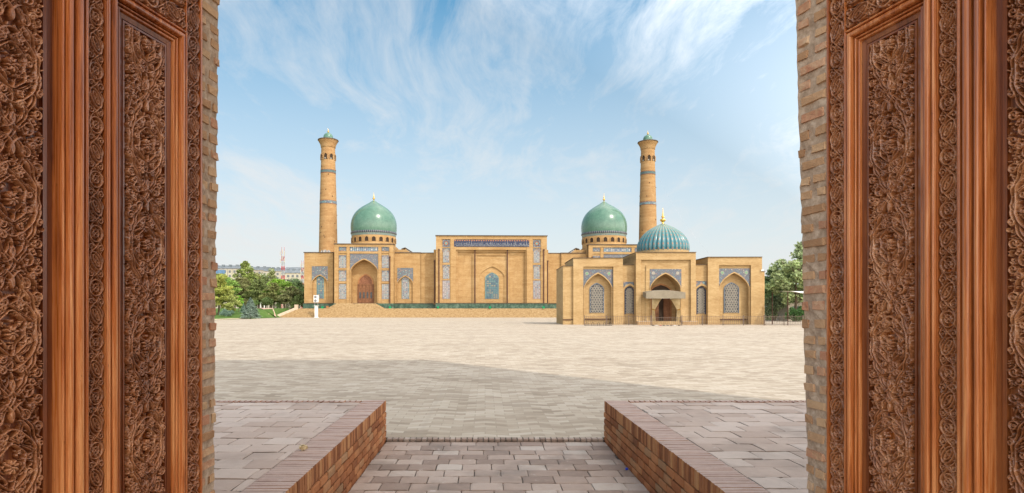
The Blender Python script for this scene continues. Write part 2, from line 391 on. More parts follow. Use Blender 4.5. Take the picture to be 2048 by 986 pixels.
def lattice(mb, y, pts, zb, p=.34, w=.05):
    """hexagon rings filling an arched window"""
    xl = pts[0][0]; xr = pts[-1][0]; xc = (xl+xr)/2
    def top(x):
        for (a, b), (c, d) in zip(pts, pts[1:]):
            if a <= x <= c and c > a: return b+(d-b)*(x-a)/(c-a)
        return zb
    dz = p*.866; r = 0; z = zb+p*.5
    zt = max(b for a, b in pts)
    nx = int((xr-xl)/p)+2
    while z < zt:
        for i in range(-nx, nx):
            x = xc+(i+.5*(r % 2))*p
            if x-p*.3 < xl or x+p*.3 > xr or z+p*.25 > top(x): continue
            R1, R0 = p*.52, p*.52-w
            vs = [(x+rr*math.sin(k*math.pi/3), y, z+rr*math.cos(k*math.pi/3)) for rr in (R1, R0) for k in range(6)]
            vs += [(a, b+.04, c) for a, b, c in vs[6:]]
            mb.add(vs, [(k, (k+1) % 6, 6+(k+1) % 6, 6+k) for k in range(6)]+[(6+k, 6+(k+1) % 6, 12+(k+1) % 6, 12+k) for k in range(6)])
        z += dz; r += 1
def rough_brick(mb, cx, cy, cz, sx, sy, sz, rg, amp=.003, rnd=.15, yaw=0, nx=3):
    """a worn brick: a subdivided box with rounded, uneven corners, one island"""
    us = [-1+2*i/nx for i in range(nx+1)]; vs2 = [-1, -.72, .72, 1]; ws = [-1, -.6, .6, 1]
    us = [-1, -1+.06/max(sx, .07)]+us[1:-1]+[1-.06/max(sx, .07), 1] if nx > 1 else [-1, -.9, .9, 1]
    idx = {}; V = []; Fc = []
    def vid(i, j, k):
        if (i, j, k) in idx: return idx[(i, j, k)]
        u, v, w = us[i], vs2[j], ws[k]
        x, y, z = u*sx/2, v*sy/2, w*sz/2
        c = (abs(u) == 1)+(abs(v) == 1)+(abs(w) == 1)
        sh = (c-1)*rnd*min(sx, sy, sz)*.35
        if abs(u) == 1: x -= math.copysign(sh, u)
        if abs(v) == 1: y -= math.copysign(sh, v)
        if abs(w) == 1: z -= math.copysign(sh, w)
        x += rg.uniform(-amp, amp); y += rg.uniform(-amp, amp); z += rg.uniform(-amp, amp)
        ca, sa = math.cos(yaw), math.sin(yaw)
        V.append((cx+x*ca-y*sa, cy+x*sa+y*ca, cz+z)); idx[(i, j, k)] = len(V)-1; return len(V)-1
    I, J, K = len(us)-1, 3, 3
    for i in range(I):
        for j in range(J):
            Fc.append((vid(i,j,K), vid(i+1,j,K), vid(i+1,j+1,K), vid(i,j+1,K))); Fc.append((vid(i,j,0), vid(i,j+1,0), vid(i+1,j+1,0), vid(i+1,j,0)))
        for k in range(K):
            Fc.append((vid(i,0,k), vid(i+1,0,k), vid(i+1,0,k+1), vid(i,0,k+1))); Fc.append((vid(i,J,k), vid(i,J,k+1), vid(i+1,J,k+1), vid(i+1,J,k)))
    for j in range(J):
        for k in range(K):
            Fc.append((vid(0,j,k), vid(0,j,k+1), vid(0,j+1,k+1), vid(0,j+1,k))); Fc.append((vid(I,j,k), vid(I,j+1,k), vid(I,j+1,k+1), vid(I,j,k+1)))
    mb.add(V, Fc)
# ------------------------------------------------------------------ camera, sun, sky
cam = bpy.data.objects.new('camera', bpy.data.cameras.new('camera')); C.objects.link(cam)
cam.location = (0, 0, CAMZ); cam.rotation_euler = (R(90), 0, 0)
cam.data.sensor_width = 36; cam.data.lens = F/2048*36
cam.data.shift_x = (1024-CX)/2048; cam.data.shift_y = (HY-493)/2048
cam.data.clip_start = .05; cam.data.clip_end = 5000
bpy.context.scene.camera = cam
SUN_EL, SUN_AZ = 47.0, 39.2       # azimuth: behind the camera, to the right
sv = Vector((math.sin(R(SUN_AZ))*math.cos(R(SUN_EL)), -math.cos(R(SUN_AZ))*math.cos(R(SUN_EL)), math.sin(R(SUN_EL))))
sl = bpy.data.lights.new('sun', 'SUN'); sl.energy = SUN_E; sl.angle = R(.5); sl.color = (1, .93, .82)
so = bpy.data.objects.new('sun', sl); C.objects.link(so); so.rotation_euler = (-sv).to_track_quat('-Z', 'Y').to_euler()
W = bpy.data.worlds.new('World'); bpy.context.scene.world = W; W.use_nodes = True
wt = NT.__new__(NT); wt.t = W.node_tree; wt.n = wt.t.nodes; wt.l = wt.t.links
bg = wt.n['Background']; bg.inputs['Strength'].default_value = SKY_S
sky = wt.node('ShaderNodeTexSky', sky_type='NISHITA'); sky.sun_disc = False
sky.sun_elevation = R(SUN_EL); sky.sun_rotation = math.atan2(sv.x, sv.y)
sky.air_density = 1.0; sky.dust_density = 1.2; sky.ozone_density = 1.4; sky.altitude = 400
d = wt.coord('Generated'); dx, dy, dz = wt.sep(d)
den = wt.math('ADD', wt.math('MAXIMUM', dz, 0.0), .16)
px = wt.math('DIVIDE', dx, den); py = wt.math('DIVIDE', dy, den)
P = wt.comb(px, py, 0)
warp = wt.noise(P, .55, 3, .5, out='Color')
vm = wt.node('ShaderNodeVectorMath', operation='MULTIPLY_ADD'); wt.put(vm.inputs[0], warp); vm.inputs[1].default_value = (.9,.9,0); wt.put(vm.inputs[2], P)
Pw = vm.outputs[0]
n1 = wt.noise(wt.mapping(Pw, (.62, .45, 1), (3.1, 1.7, 0), (0, 0, R(28))), 1.0, 9, .62, .5)
n2 = wt.noise(wt.mapping(Pw, (3.0, .9, 1), (0, 5, 0), (0, 0, R(-35))), 1.0, 8, .68, .6)
n3 = wt.noise(wt.mapping(Pw, (9.0, 3.2, 1), (2, 1, 0), (0, 0, R(-20))), 1.0, 7, .7, .8)
cl = wt.math('ADD', wt.math('ADD', wt.math('MULTIPLY', n1, .52), wt.math('MULTIPLY', n2, .33)), wt.math('MULTIPLY', n3, .15))
thin = wt.maprange(cl, CL_A, CL_B, 0, 1)
lowf = wt.maprange(dz, .05, .6, .34, .10)          # cirrus veil thickens towards the horizon
fac = wt.math('ADD', wt.math('MULTIPLY', thin, .72), lowf, clamp=True)
# sun-side clouds and haze brightened behind the camera to fill shaded doors and plaza
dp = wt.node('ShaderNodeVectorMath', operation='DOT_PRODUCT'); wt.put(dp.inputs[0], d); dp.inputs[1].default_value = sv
glow = wt.maprange(dp.outputs['Value'], -.15, .9, 1.0, SUNSIDE_FILL)
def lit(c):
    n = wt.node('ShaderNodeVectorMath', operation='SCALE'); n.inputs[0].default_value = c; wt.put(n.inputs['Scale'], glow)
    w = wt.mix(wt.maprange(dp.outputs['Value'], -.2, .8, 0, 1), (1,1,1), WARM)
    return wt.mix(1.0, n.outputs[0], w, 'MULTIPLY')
hsb = wt.node('ShaderNodeHueSaturation'); hsb.inputs['Saturation'].default_value = SKY_SAT; hsb.inputs['Hue'].default_value = .476; hsb.inputs['Value'].default_value = 1.02; wt.put(hsb.inputs['Color'], sky.outputs[0])
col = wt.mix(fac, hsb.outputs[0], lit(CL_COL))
hz = wt.maprange(dz, 0.0, .46, 1.0, .0)
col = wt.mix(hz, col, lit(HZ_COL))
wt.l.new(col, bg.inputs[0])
sc = bpy.context.scene
sc.view_settings.view_transform = 'Standard'; sc.view_settings.look = 'None'; sc.view_settings.exposure = EXPO; sc.view_settings.gamma = 1
sc.view_settings.use_curve_mapping = False
sc.render.engine = 'CYCLES'; sc.cycles.max_bounces = 8; sc.cycles.diffuse_bounces = 6

# ------------------------------------------------------------------ ground, plaza, lawns
AX = .15                                            # axis of the gate passage
def sheet(name, mat, pts, z=0.0, kind='structure'):
    mb = MB(); mb.add([(x, y, z if len(p) == 0 else p[0]) for x, y, *p in pts], [tuple(range(len(pts)))])
    o = mb.build(name, mat); o['kind'] = kind; return o
sheet('ground', M['earth'], [(-1500,-600),(1500,-600),(1500,3000),(-1500,3000)], -.08)
sheet('plaza', M['plaza'], [(-52,8.95),(70,8.95),(70,118),(70,175),(-53.5,175),(-53.7,147)], 0)
def terrain(x, y):
    """garden left of the mosque climbs from the plaza to the level of the terrace"""
    t = min(max((y-112-max(0, (-50-x))*.2)/48, 0), 1)
    u = min(max((-51.5-x)/2.5, 0), 1)
    return (.10+2.25*(t*t*(3-2*t)))*u + .02
mb = MB(); mb.smooth = True; nx, ny = 60, 50
gx = [-51.0-(i/nx)**1.6*240 for i in range(nx+1)]; gy = [100+j*7 for j in range(ny+1)]
mb.add([(x-(.1*(y-111) if y > 111 and i == 0 else 0)*.0, y, terrain(x, y)) for y in gy for i, x in enumerate(gx)],
       [(j*(nx+1)+i, (j+1)*(nx+1)+i, (j+1)*(nx+1)+i+1, j*(nx+1)+i+1) for j in range(ny) for i in range(nx)])
lw = mb.build('lawn', M['lawn']); lw['kind'] = 'structure'
# path that crosses the lawn down to the plaza
mb = MB(); N = 24
for k in range(N):
    def pp(t):
        y = 147.2+t*30; x = -52.6-15*t-1.5*t*t; return x, y
    (xa, ya), (xb, yb) = pp(k/N), pp((k+1)/N)
    mb.quad((xa-1.6,ya,terrain(xa-1.6,ya)+.10),(xa+1.6,ya,terrain(xa+1.6,ya)+.10),(xb+1.6,yb,terrain(xb+1.6,yb)+.10),(xb-1.6,yb,terrain(xb-1.6,yb)+.10))
o = mb.build('path', M['path']); o['kind'] = 'structure'
mb = MB(); mb.tube([(-51.6, 100, .05), (-51.8, 130, .05), (-53.3, 148, .06)], .14, 6)
o = mb.build('kerb', M['kerb']); o['kind'] = 'structure'
# right-hand garden behind the railing
mb = MB(); mb.quad((42,112,.03),(170,112,.03),(170,150,.6),(42,150,.6)); mb.quad((42,150,.6),(170,150,.6),(300,420,.6),(42,420,.6))
o = mb.build('lawn', M['lawn']); o['kind'] = 'structure'

# ------------------------------------------------------------------ gate: passage, platforms, brick piers
PZ = -.035                                          # passage floor just below the plaza
XL, XR = -1.47, 1.767                               # passage between the two platforms
YF = 8.9; YN = 3.95; PH = .564
def pavers(mb, x0, x1, y0, y1, z, pl, pw, rg, amp=.0035, gap=.012, th=.05, jz=.004):
    y = y1; r = 0
    while y > y0:
        ww = pw*rg.uniform(.95, 1.05); x = x0-(pl*.5 if r % 2 else 0)+rg.uniform(-.03, .03)
        while x < x1:
            l = pl*rg.uniform(.9, 1.08); a = max(x, x0); b = min(x+l, x1)
            if b-a > .04:
                rough_brick(mb, (a+b)/2, y-ww/2+rg.uniform(-.004,.004), z-th/2+rg.uniform(-jz, jz), b-a-gap*rg.uniform(.5,1.1), ww-gap*rg.uniform(.5,1.1), th, rg, amp, .12, rg.uniform(-.008,.008), 2)
            x += l
        y -= ww; r += 1
rg = random.Random(3)
sheet('passage_bed', M['joint'], [(XL,-6),(XR,-6),(XR,YF),(XL,YF)], PZ-.022)
mb = MB(); pavers(mb, XL+.01, XR-.01, 4.6, YF-.09, PZ, .345, .262, rg)
o = mb.build('passage_pavement', M['paver']); o['kind'] = 'structure'
sheet('courtyard', M['plaza'], [(-60,-60),(60,-60),(60,3.0),(-60,3.0)], PZ-.014)
# raised brick border where the plaza begins
mb = MB(); x = XL+.02
while x < XR-.04:
    w = rg.uniform(.078, .092); rough_brick(mb, x+w/2, YF-.025, -.03, w-.009, .13, .075, rg, .002, .15, 0, 1); x += w
o = mb.build('edging', M['paver']); o['kind'] = 'structure'
sheet('edging_bed', M['joint'], [(XL,YF-.1),(XR,YF-.1),(XR,8.951),(XL,8.951)], -.02)

def platform(sgn, label):
    xi = XL if sgn < 0 else XR; xo = -9.0 if sgn < 0 else 9.3
    e = empty('brick_platform', (xi, (YN+YF)/2, 0), 0, label, 'platform')
    ox, oy = xi, (YN+YF)/2
    rg = random.Random(11+sgn)
    def bx(a, b): return (min(a, b)-ox, max(a, b)-ox)
    # core
    mb = MB(); a, b = bx(xi+sgn*.02, xo); mb.box(a, b, YN-oy, YF-.02-oy, -.05, PH-.02); mb.build('core', M['joint'], e)
    mb = MB(); a, b = bx(xi+sgn*.006, xi+sgn*.33); mb.box(a, b, YN+.01-oy, YF-.02-oy, PH-.15, PH-.0065); mb.build('mortar_bed', M['coping_joint'], e)
    # side wall to the passage: rowlock course on top, four stretcher courses below
    mb = MB(); ch = .165; zt = PH
    rows = 5; rh = (PH-ch-PZ+.03)/rows; bl = .27
    for k in range(rows):
        z = PZ-.03+rh*(k+.5); y = YN-(bl/2 if k % 2 else 0)
        while y < YF:
            l = bl*rg.uniform(.93, 1.06); a0 = max(y, YN); b0 = min(y+l, YF)
            if b0-a0 > .03: rough_brick(mb, xi+sgn*.03-ox, (a0+b0)/2-oy, z, .075, b0-a0-.013, rh-.014, rg, .0028, .12, 0, 1)
            y += l
    # front wall to the plaza
        x = min(xi, xo)+(bl/2 if k % 2 else 0)
        while x < max(xi, xo)-.05:
            l = bl*rg.uniform(.93, 1.06); b0 = min(x+l, max(xi, xo))
            rough_brick(mb, (x+b0)/2-ox, YF-.03-oy, z, b0-x-.013, .06, rh-.014, rg, .0028, .12, 0, 1); x += l
    mb.build('side_wall', M['wall_brick'], e)
    mb = MB(); y = YN
    while y < YF-.03:
        w = rg.uniform(.058, .068); rough_brick(mb, xi+sgn*.165-ox, y+w/2-oy, zt-ch/2+rg.uniform(-.002,.002), .335+rg.uniform(-.004,.004), w-.005, ch-.006, rg, .0016, .10, 0, 2); y += w
    # the side of each coping brick shows the raw red, its top the trodden grey
    mb.build('coping', M['coping_mix'], e)
    mb = MB(); x = (xi+sgn*.35)
    while abs(x-xo) > .1 and (xo-x)*sgn > 0:
        w = rg.uniform(.058, .068)*1.25; rough_brick(mb, x+sgn*w/2-ox, YF-.06-oy, zt-ch/2+.002, w-.009, .13, ch-.008, rg, .0025, .15, 0, 1); x += sgn*w
    mb.build('coping', M['coping_mix'], e)
    mb = MB(); a, b = (xo, xi-.345) if sgn < 0 else (xi+.345, xo)
    pavers(mb, a-ox, b-ox, YN-oy, YF-.135-oy, PH-.012, .34 if sgn < 0 else .40, .30, rg, .003, .009)
    mb.build('paving', M['paver_side'], e)
    return e
def coping_mix():
    t = NT('coping_mix', .9, .2); o = t.coord(); isl = t.island(); n = t.noise(o, 14, 6, .7); n2 = t.noise(o, 70, 3, .7)
    f = t.math('MULTIPLY_ADD', t.math('SUBTRACT', n, .5), .6, isl, True)
    f2 = t.math('MULTIPLY_ADD', t.math('SUBTRACT', n, .5), .7, t.math('MULTIPLY_ADD', isl, .25, .38), True)
    side = t.ramp(f, [(0,(.19,.07,.03)),(.5,(.35,.145,.06)),(1,(.45,.23,.10))])
    top = t.ramp(f2, [(0,(.32,.22,.18)),(.5,(.44,.325,.275)),(1,(.54,.42,.36))])
    nz = t.sep(t.node('ShaderNodeNewGeometry').outputs['True Normal'])[2]
    c = t.mix(t.maprange(nz, .5, .8, 0, 1), side, top)
    c = t.mix(t.maprange(n2, .60, .72, 0, .4), c, (.10,.07,.055))
    c = t.mix(t.maprange(t.noise(o, 5, 6, .8), .60, .70, 0, .3), c, (.55,.50,.46))
    t.color(c); t.bump(n2, .004, 1); return t.m
M['coping_mix'] = coping_mix()
platform(-1, 'raised brick platform left of the sunken passage, with a pale pebble lying on its coping')
platform(1, 'raised brick platform right of the sunken passage, its paving joints almost worn away')
# pebble and bottle cap
mb = MB(); rough_brick(mb, 0, 0, .028, .075, .06, .05, rng, .006, .8, .5)
tag(mb.build('pebble', M['cream_cloth'], None, (-1.735, 5.72, PH)), 'pale broken stone lying on the left coping of the passage', 'stone')
mb = MB(); mb.lathe([(.016,0),(.018,.004),(.018,.016),(.014,.02)], n=12)
M['bluecap'] = speck('blue_plastic', (.01,.03,.35), (.015,.05,.5), (.03,.08,.6), 30, .3)
tag(mb.build('bottle_cap', M['bluecap'], None, (1.79*.96, 7.27, PZ)), 'bright blue bottle cap on the passage paving by the right wall', 'bottle cap')

# the gate wall with its weathered brick reveals
gate = empty('gate_wall', (AX, 3.05, 0), 0, 'old brick gate wall whose worn reveals frame the view on both sides', 'wall')
OPW = 1.59; JT = .20
for sgn in (-1, 1):
    rg = random.Random(20+sgn)
    mb = MB(); hx = OPW+(.022 if sgn < 0 else 0)
    mb.box(*sorted((sgn*(hx+.012), sgn*9.0)), .02, JT-.02, -.1, 5.6); mb.build('wall', M['brick_gate'], gate)
    mb = MB(); mb.box(*sorted((sgn*(hx+.85), sgn*9.15)), JT-.02, .9, -.1, 5.6); mb.build('pier', M['brick_gate'], gate)
    # mortar core behind the bricks
    mb = MB(); zt = 5.55; n = 150
    def lean(z): return (z-1.0)*.026*(1 if sgn > 0 else (.010/.026))
    vs = []
    for k in range(n+1):
        z = -.05+(zt+.05)*k/n; l = lean(z)
        for yy, off in ((-.004, .004), (.05, .003-.25*l), (.10, .003-.5*l), (.15, .003-.75*l), (JT-.012, .003-l), (JT-.010, .5)):
            vs.append((sgn*(hx+off+rg.uniform(-.005, .005)), yy, z))
    fs = [(k*6+j, k*6+j+1, (k+1)*6+j+1, (k+1)*6+j) for k in range(n) for j in range(5)]
    mb.add(vs, fs); mb.build('mortar', M['mortar'], gate)
    mb = MB(); z = -.02; k = 0
    while z < 5.5:
        h = rg.uniform(.060, .074); l = lean(z+h/2); g = rg.uniform(.012, .024)
        split = [(0.0, JT)] if rg.random() < .35 else ([(0.0, rg.uniform(.07,.13)), None])
        if split[-1] is None: split = [split[0], (split[0][1]+rg.uniform(.006,.018), JT)]
        for (a, b) in split:
            ym = (a+b)/2; dd = l*ym/JT
            rough_brick(mb, sgn*(hx+.0405-dd-rg.uniform(0, .0065)), ym+rg.uniform(-.004,.008), z+h/2+rg.uniform(-.004,.004), .085, b-a-.004, h, rg, .004, .55, sgn*math.atan(l/JT)+rg.uniform(-.02,.02), 2)
        # bricks of the outer face that carry the same course round the corner
        x = hx+.09-l
        while x < hx+.84:
            w = .27*rg.uniform(.9,1.05); rough_brick(mb, sgn*(x+w/2), JT-.018, z+h/2, w-.015, .05, h, rg, .005, .35, 0, 2); x += w
        z += h+g; k += 1
    mb.build('brick_reveal', M['jamb_brick'], gate)
mb = MB(); mb.box(-OPW-.9, OPW+.9, .0, .9, 4.35, 5.6); mb.build('lintel', M['brick_gate'], gate)
# unseen portal block behind the viewer, shaped so its shadow crosses the near plaza
bp = empty('portal_shadow_block', (14, -6, 0), 0, 'tall unseen brick portal block behind the gate, shaped to cast the plaza shadow', 'building')
mb = MB(); mb.box(PB_X0-14, PB_X1-14, -16, PB_Y+6, -.1, PB_H); mb.build('tall_wall', M['brick_gate'], bp)

# ------------------------------------------------------------------ carved doors
def stamp(H, cell, pts, w, amp=1.0, weave=0, wraph=None):
    """raise a rounded strand of half-width w along pts (x from the centre line, z wraps) in the tile H"""
    nz, nx = H.shape; cx = nx/2
    pts = np.array(pts); L = 0
    for i in range(len(pts)-1):
        p, q = pts[i], pts[i+1]; seg = math.hypot(*(q[:2]-p[:2])); m = max(1, int(seg/(cell*.8)))
        for j in range(m):
            t = j/m; x, z = p[0]+(q[0]-p[0])*t, p[1]+(q[1]-p[1])*t; L += seg/m
            ww = ((p[2]+(q[2]-p[2])*t) if len(p) > 2 else w)*.80
            r = int(ww/cell)+1; ix = int(round(x/cell+cx)); iz = int(round(z/cell))
            a0, a1 = max(0, ix-r), min(nx, ix+r+1)
            if a0 >= a1: continue
            zs = np.arange(iz-r, iz+r+1); xs = np.arange(a0, a1)
            dd = ((xs[None, :]-cx)*cell-x)**2+((zs[:, None])*cell-z)**2
            u = np.sqrt(dd)/ww
            prof = np.where(u < 1, (amp+weave*math.sin(L/.011))*np.clip(1.5-1.35*u**3, 0, 1)*(1-.18*u*u)-.10*np.exp(-(u/.22)**2), 0)
            zi = zs % nz
            H[np.ix_(zi, xs)] = np.maximum(H[np.ix_(zi, xs)], prof)
def spiral(cx, cz, r0, a0, turns, w0, w1, n=26):
    out = []
    for i in range(n+1):
        t = i/n; a = a0+turns*2*math.pi*t; r = r0*(1-t)**.8+.0015
        out.append((cx+r*math.cos(a), cz+r*math.sin(a), w0+(w1-w0)*t))
    return out
def leafc(x, z, ang, L, bend, w):
    out = []
    for i in range(9):
        t = i/8; a = ang+bend*t; out.append((x+L*t*math.cos(a), z+L*t*math.sin(a), w*math.sin(math.pi*min(1, t*.85+.15))**.8+.001))
    return out
def mirror(c): return [(-p[0], *p[1:]) for p in c]
CELL = .0016
def panel_tile(seed=1):
    P, hw = .423, .107; nz, nx = int(P/CELL), int(2*hw/CELL); H = np.zeros((nz, nx)); rg = random.Random(seed)
    def both(c, w=.004, amp=1, weave=0): stamp(H, CELL, c, w, amp, weave); stamp(H, CELL, mirror(c), w, amp, -weave)
    zs = np.linspace(0, P, 110); sn, cs, pi = math.sin, math.cos, math.pi
    # two long interlaced bands, each a pair of parallel strands, crossing in a lattice between the lozenges
    for o in (-.0065, .0065): both([(.088*cs(pi*z/P)+o, z) for z in zs], .0038, .95, .14)
    for o in (-.005, .005): both([(.062*cs(3*pi*z/P)+.030*cs(pi*z/P)+o, z) for z in zs], .0030, .85, .16)
    both([(.098*cs(pi*(z-P*.25)/P*2)*.5+.046, z) for z in zs], .0034, .8, .14)
    def lens(a, b, w, zc=0, wob=0): both([((a+wob*cs(6*t))*max(0, sn(t))**1.25, zc-b*cs(t)) for t in np.linspace(0, pi, 60)], w, 1)
    lens(.082, .118, .0042, 0, .004); lens(.046, .072, .0034, 0, .006)
    for k in range(8):
        t = k*pi/4+.39; stamp(H, CELL, leafc(.007*cs(t), .009*sn(t), t, .015, .3, .0058), .005, 1.05)
    stamp(H, CELL, [(0, -.001), (0, .001)], .0062, 1.15)
    c = P/2
    # palmette of hooked leaves between two lozenges
    both([(x, c-.070+y, w) for x, y, w in leafc(0, 0, pi*.35, .070, 1.0, .0062)], .006, 1.05)
    both([(x, c+.062+y, w) for x, y, w in leafc(0, 0, -pi*.30, .060, -1.1, .0055)], .006, 1.05)
    for (cx, cz, r, t0, tr) in ((.050, c+.026, .022, -1.9, 1.25), (.042, c-.056, .019, 2.2, -1.2), (.084, c+.080, .016, -2.6, 1.3), (.086, c-.098, .016, 2.6, -1.3),
                               (.086, c-.005, .016, 3.1, 1.3), (.030, c+.094, .014, .6, 1.2), (.026, c-.112, .014, -.6, -1.2), (.094, .058, .011, 1.7, 1.2), (.094, -.060, .011, -1.7, -1.2),
                               (.056, .024, .012, 2.4, 1.2), (.056, -.028, .012, -2.4, -1.2), (.028, .080, .010, .8, 1.2), (.028, -.082, .010, -.8, -1.2), (.068, c-.030, .012, .3, 1.2), (.066, c+.052, .012, -.5, -1.2)):
        both(spiral(cx, cz, r, t0, tr, .0044, .0036), .005, 1)
        both(leafc(cx+r*cs(t0), cz+r*sn(t0), t0+2.2, .024, 1.2, .0048), .005, .95)
    for t in range(300):
        x, z = rg.uniform(.004, hw-.006), rg.uniform(0, P); ix, iz = int(x/CELL+nx/2), int(z/CELL) % nz
        if H[iz, min(ix, nx-1)] > .1: continue
        both(leafc(x, z, rg.uniform(0, 6.3), rg.uniform(.007, .016), rg.uniform(-2.2, 2.2), rg.uniform(.0024, .0038)), .004, rg.uniform(.6, .95))
    return H
def strip_tile(seed=2):
    P, hw = .25, .047; nz, nx = int(P/CELL), int(2*hw/CELL); H = np.zeros((nz, nx)); rg = random.Random(seed)
    S = lambda c, w=.0036, amp=1, weave=0: stamp(H, CELL, c, w, amp, weave)
    zs = np.linspace(0, P, 70)
    for s in (-1, 1): S([(s*.037*math.cos(2*math.pi*z/P), z) for z in zs], .0038, .95, .12)
    for s in (-1, 1): S([(s*.040*math.sin(math.pi*2*z/P), z) for z in zs], .0034, .8, .12)
    T = np.linspace(0, 2*math.pi, 44)
    S([(.033*math.cos(t), .037*math.sin(t)) for t in T], .0038)
    S([(.015*math.cos(t), .017*math.sin(t)) for t in T], .0034)
    for (a, b, ang, zc) in ((.046, .024, 1.05, P/2), (.030, .010, 1.05, P/2)):
        S([(a*math.cos(t)*math.cos(ang)-b*math.sin(t)*math.sin(ang), zc+a*math.cos(t)*math.sin(ang)+b*math.sin(t)*math.cos(ang)) for t in T], .0038, 1.05)
    for (cx, cz, r, a, tr) in ((.028, P*.27, .015, 3, 1.2), (-.028, P*.73, .015, 0, 1.2), (-.026, P*.25, .013, 0, -1.2), (.026, P*.75, .013, 3, -1.2)):
        S(spiral(cx, cz, r, a, tr, .0042, .0034), .004)
    for t in range(90):
        x, z = rg.uniform(-hw+.004, hw-.004), rg.uniform(0, P)
        if H[int(z/CELL) % nz, min(int(x/CELL+nx/2), nx-1)] > .1: continue
        S(leafc(x, z, rg.uniform(0, 6.3), rg.uniform(.008, .018), rg.uniform(-1.6, 1.6), rg.uniform(.0024, .0036)), .003, rg.uniform(.6, .85))
    return H
T_PANEL = np.concatenate([panel_tile(k) for k in (1, 4, 9, 12, 15, 21)]); T_STRIP = np.concatenate([strip_tile(k) for k in range(2, 12)])
def carve(name, tile, sc0, s0, s1, z0, z1, n0, relief, parent, sg, zoff=0, horiz=False):
    """carved board: s across, z up, relief outwards along local y"""
    nz, nx = tile.shape
    if not horiz:
        W0 = nx*CELL; k = (s1-s0)/W0; cols = np.arange(nx); rows = int((z1-z0)/(CELL*k))
        H = tile[(np.arange(rows)+int(zoff/CELL)) % nz][:, cols]
        S = s0+(cols+.5)*CELL*k; Z = z0+(np.arange(rows)+.5)*CELL*k
        SS, ZZ = np.meshgrid(S, Z)
    else:
        W0 = nx*CELL; k = (z1-z0)/W0; m = int((s1-s0)/(CELL*k))
        H = tile[(np.arange(m)+int(zoff/CELL)) % nz].T
        S = s0+(np.arange(m)+.5)*CELL*k; Z = z0+(np.arange(nx)+.5)*CELL*k; SS, ZZ = np.meshgrid(S, Z)
    V = np.stack([SS*sg, n0+H*relief, ZZ], -1)
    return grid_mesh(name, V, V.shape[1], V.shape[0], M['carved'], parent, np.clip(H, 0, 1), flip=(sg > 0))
def ring(name, s0, s1, z0, z1, prof, mat, parent, sg, bead=True):
    """moulding swept round a rectangle with mitred corners: prof = (inset, height)"""
    mb = MB(); mb.smooth = False
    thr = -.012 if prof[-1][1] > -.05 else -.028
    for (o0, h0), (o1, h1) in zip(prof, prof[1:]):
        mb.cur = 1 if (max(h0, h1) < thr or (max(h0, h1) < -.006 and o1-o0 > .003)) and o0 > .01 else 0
        a = [(s0+o0, z0+o0), (s1-o0, z0+o0), (s1-o0, z1-o0), (s0+o0, z1-o0)]; b = [(s0+o1, z0+o1), (s1-o1, z0+o1), (s1-o1, z1-o1), (s0+o1, z1-o1)]
        for k in range(4):
            p, q, r, t = a[k], a[(k+1)%4], b[(k+1)%4], b[k]
            mb.quad((p[0]*sg,h0,p[1]),(q[0]*sg,h0,q[1]),(r[0]*sg,h1,r[1]),(t[0]*sg,h1,t[1]))
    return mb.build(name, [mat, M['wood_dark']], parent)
def rounded(prof):
    """turn (o,h,'r',w) beads into small arcs"""
    out = []
    for p in prof:
        if len(p) == 2: out.append(p)
        else:
            o, h, w, up = p
            for k in range(7):
                a = math.pi*k/6; out.append((o+w/2-w/2*math.cos(a), h+up*math.sin(a)))
    return out
P1 = rounded([(0,-.016),(.003,.006),(.005,.010,.010,.006),(.0155,.008),(.017,-.010),(.021,-.010),(.023,.012),(.024,.012,.024,.010),(.048,.012),(.050,-.010),(.054,-.010),(.055,-.002,.008,.005),(.063,-.004),(.0645,-.014),(.068,-.008,.012,.006),(.080,-.010),(.082,-.020),(.085,-.014),(.104,-.020),(.106,-.030),(.109,-.018),(.118,-.018),(.121,-.042)])
P2 = rounded([(0,-.016),(.003,.010),(.005,.014,.013,.007),(.019,.012),(.021,-.008),(.025,-.008),(.028,.016),(.029,.016,.030,.013),(.060,.016),(.0625,-.008),(.067,-.008),(.069,.012),(.070,.012,.020,.010),(.091,.012),(.093,-.010),(.097,.000,.010,.005),(.108,.000),(.111,-.042),(.140,-.046),(.142,-.030),(.158,-.030),(.162,-.060)])
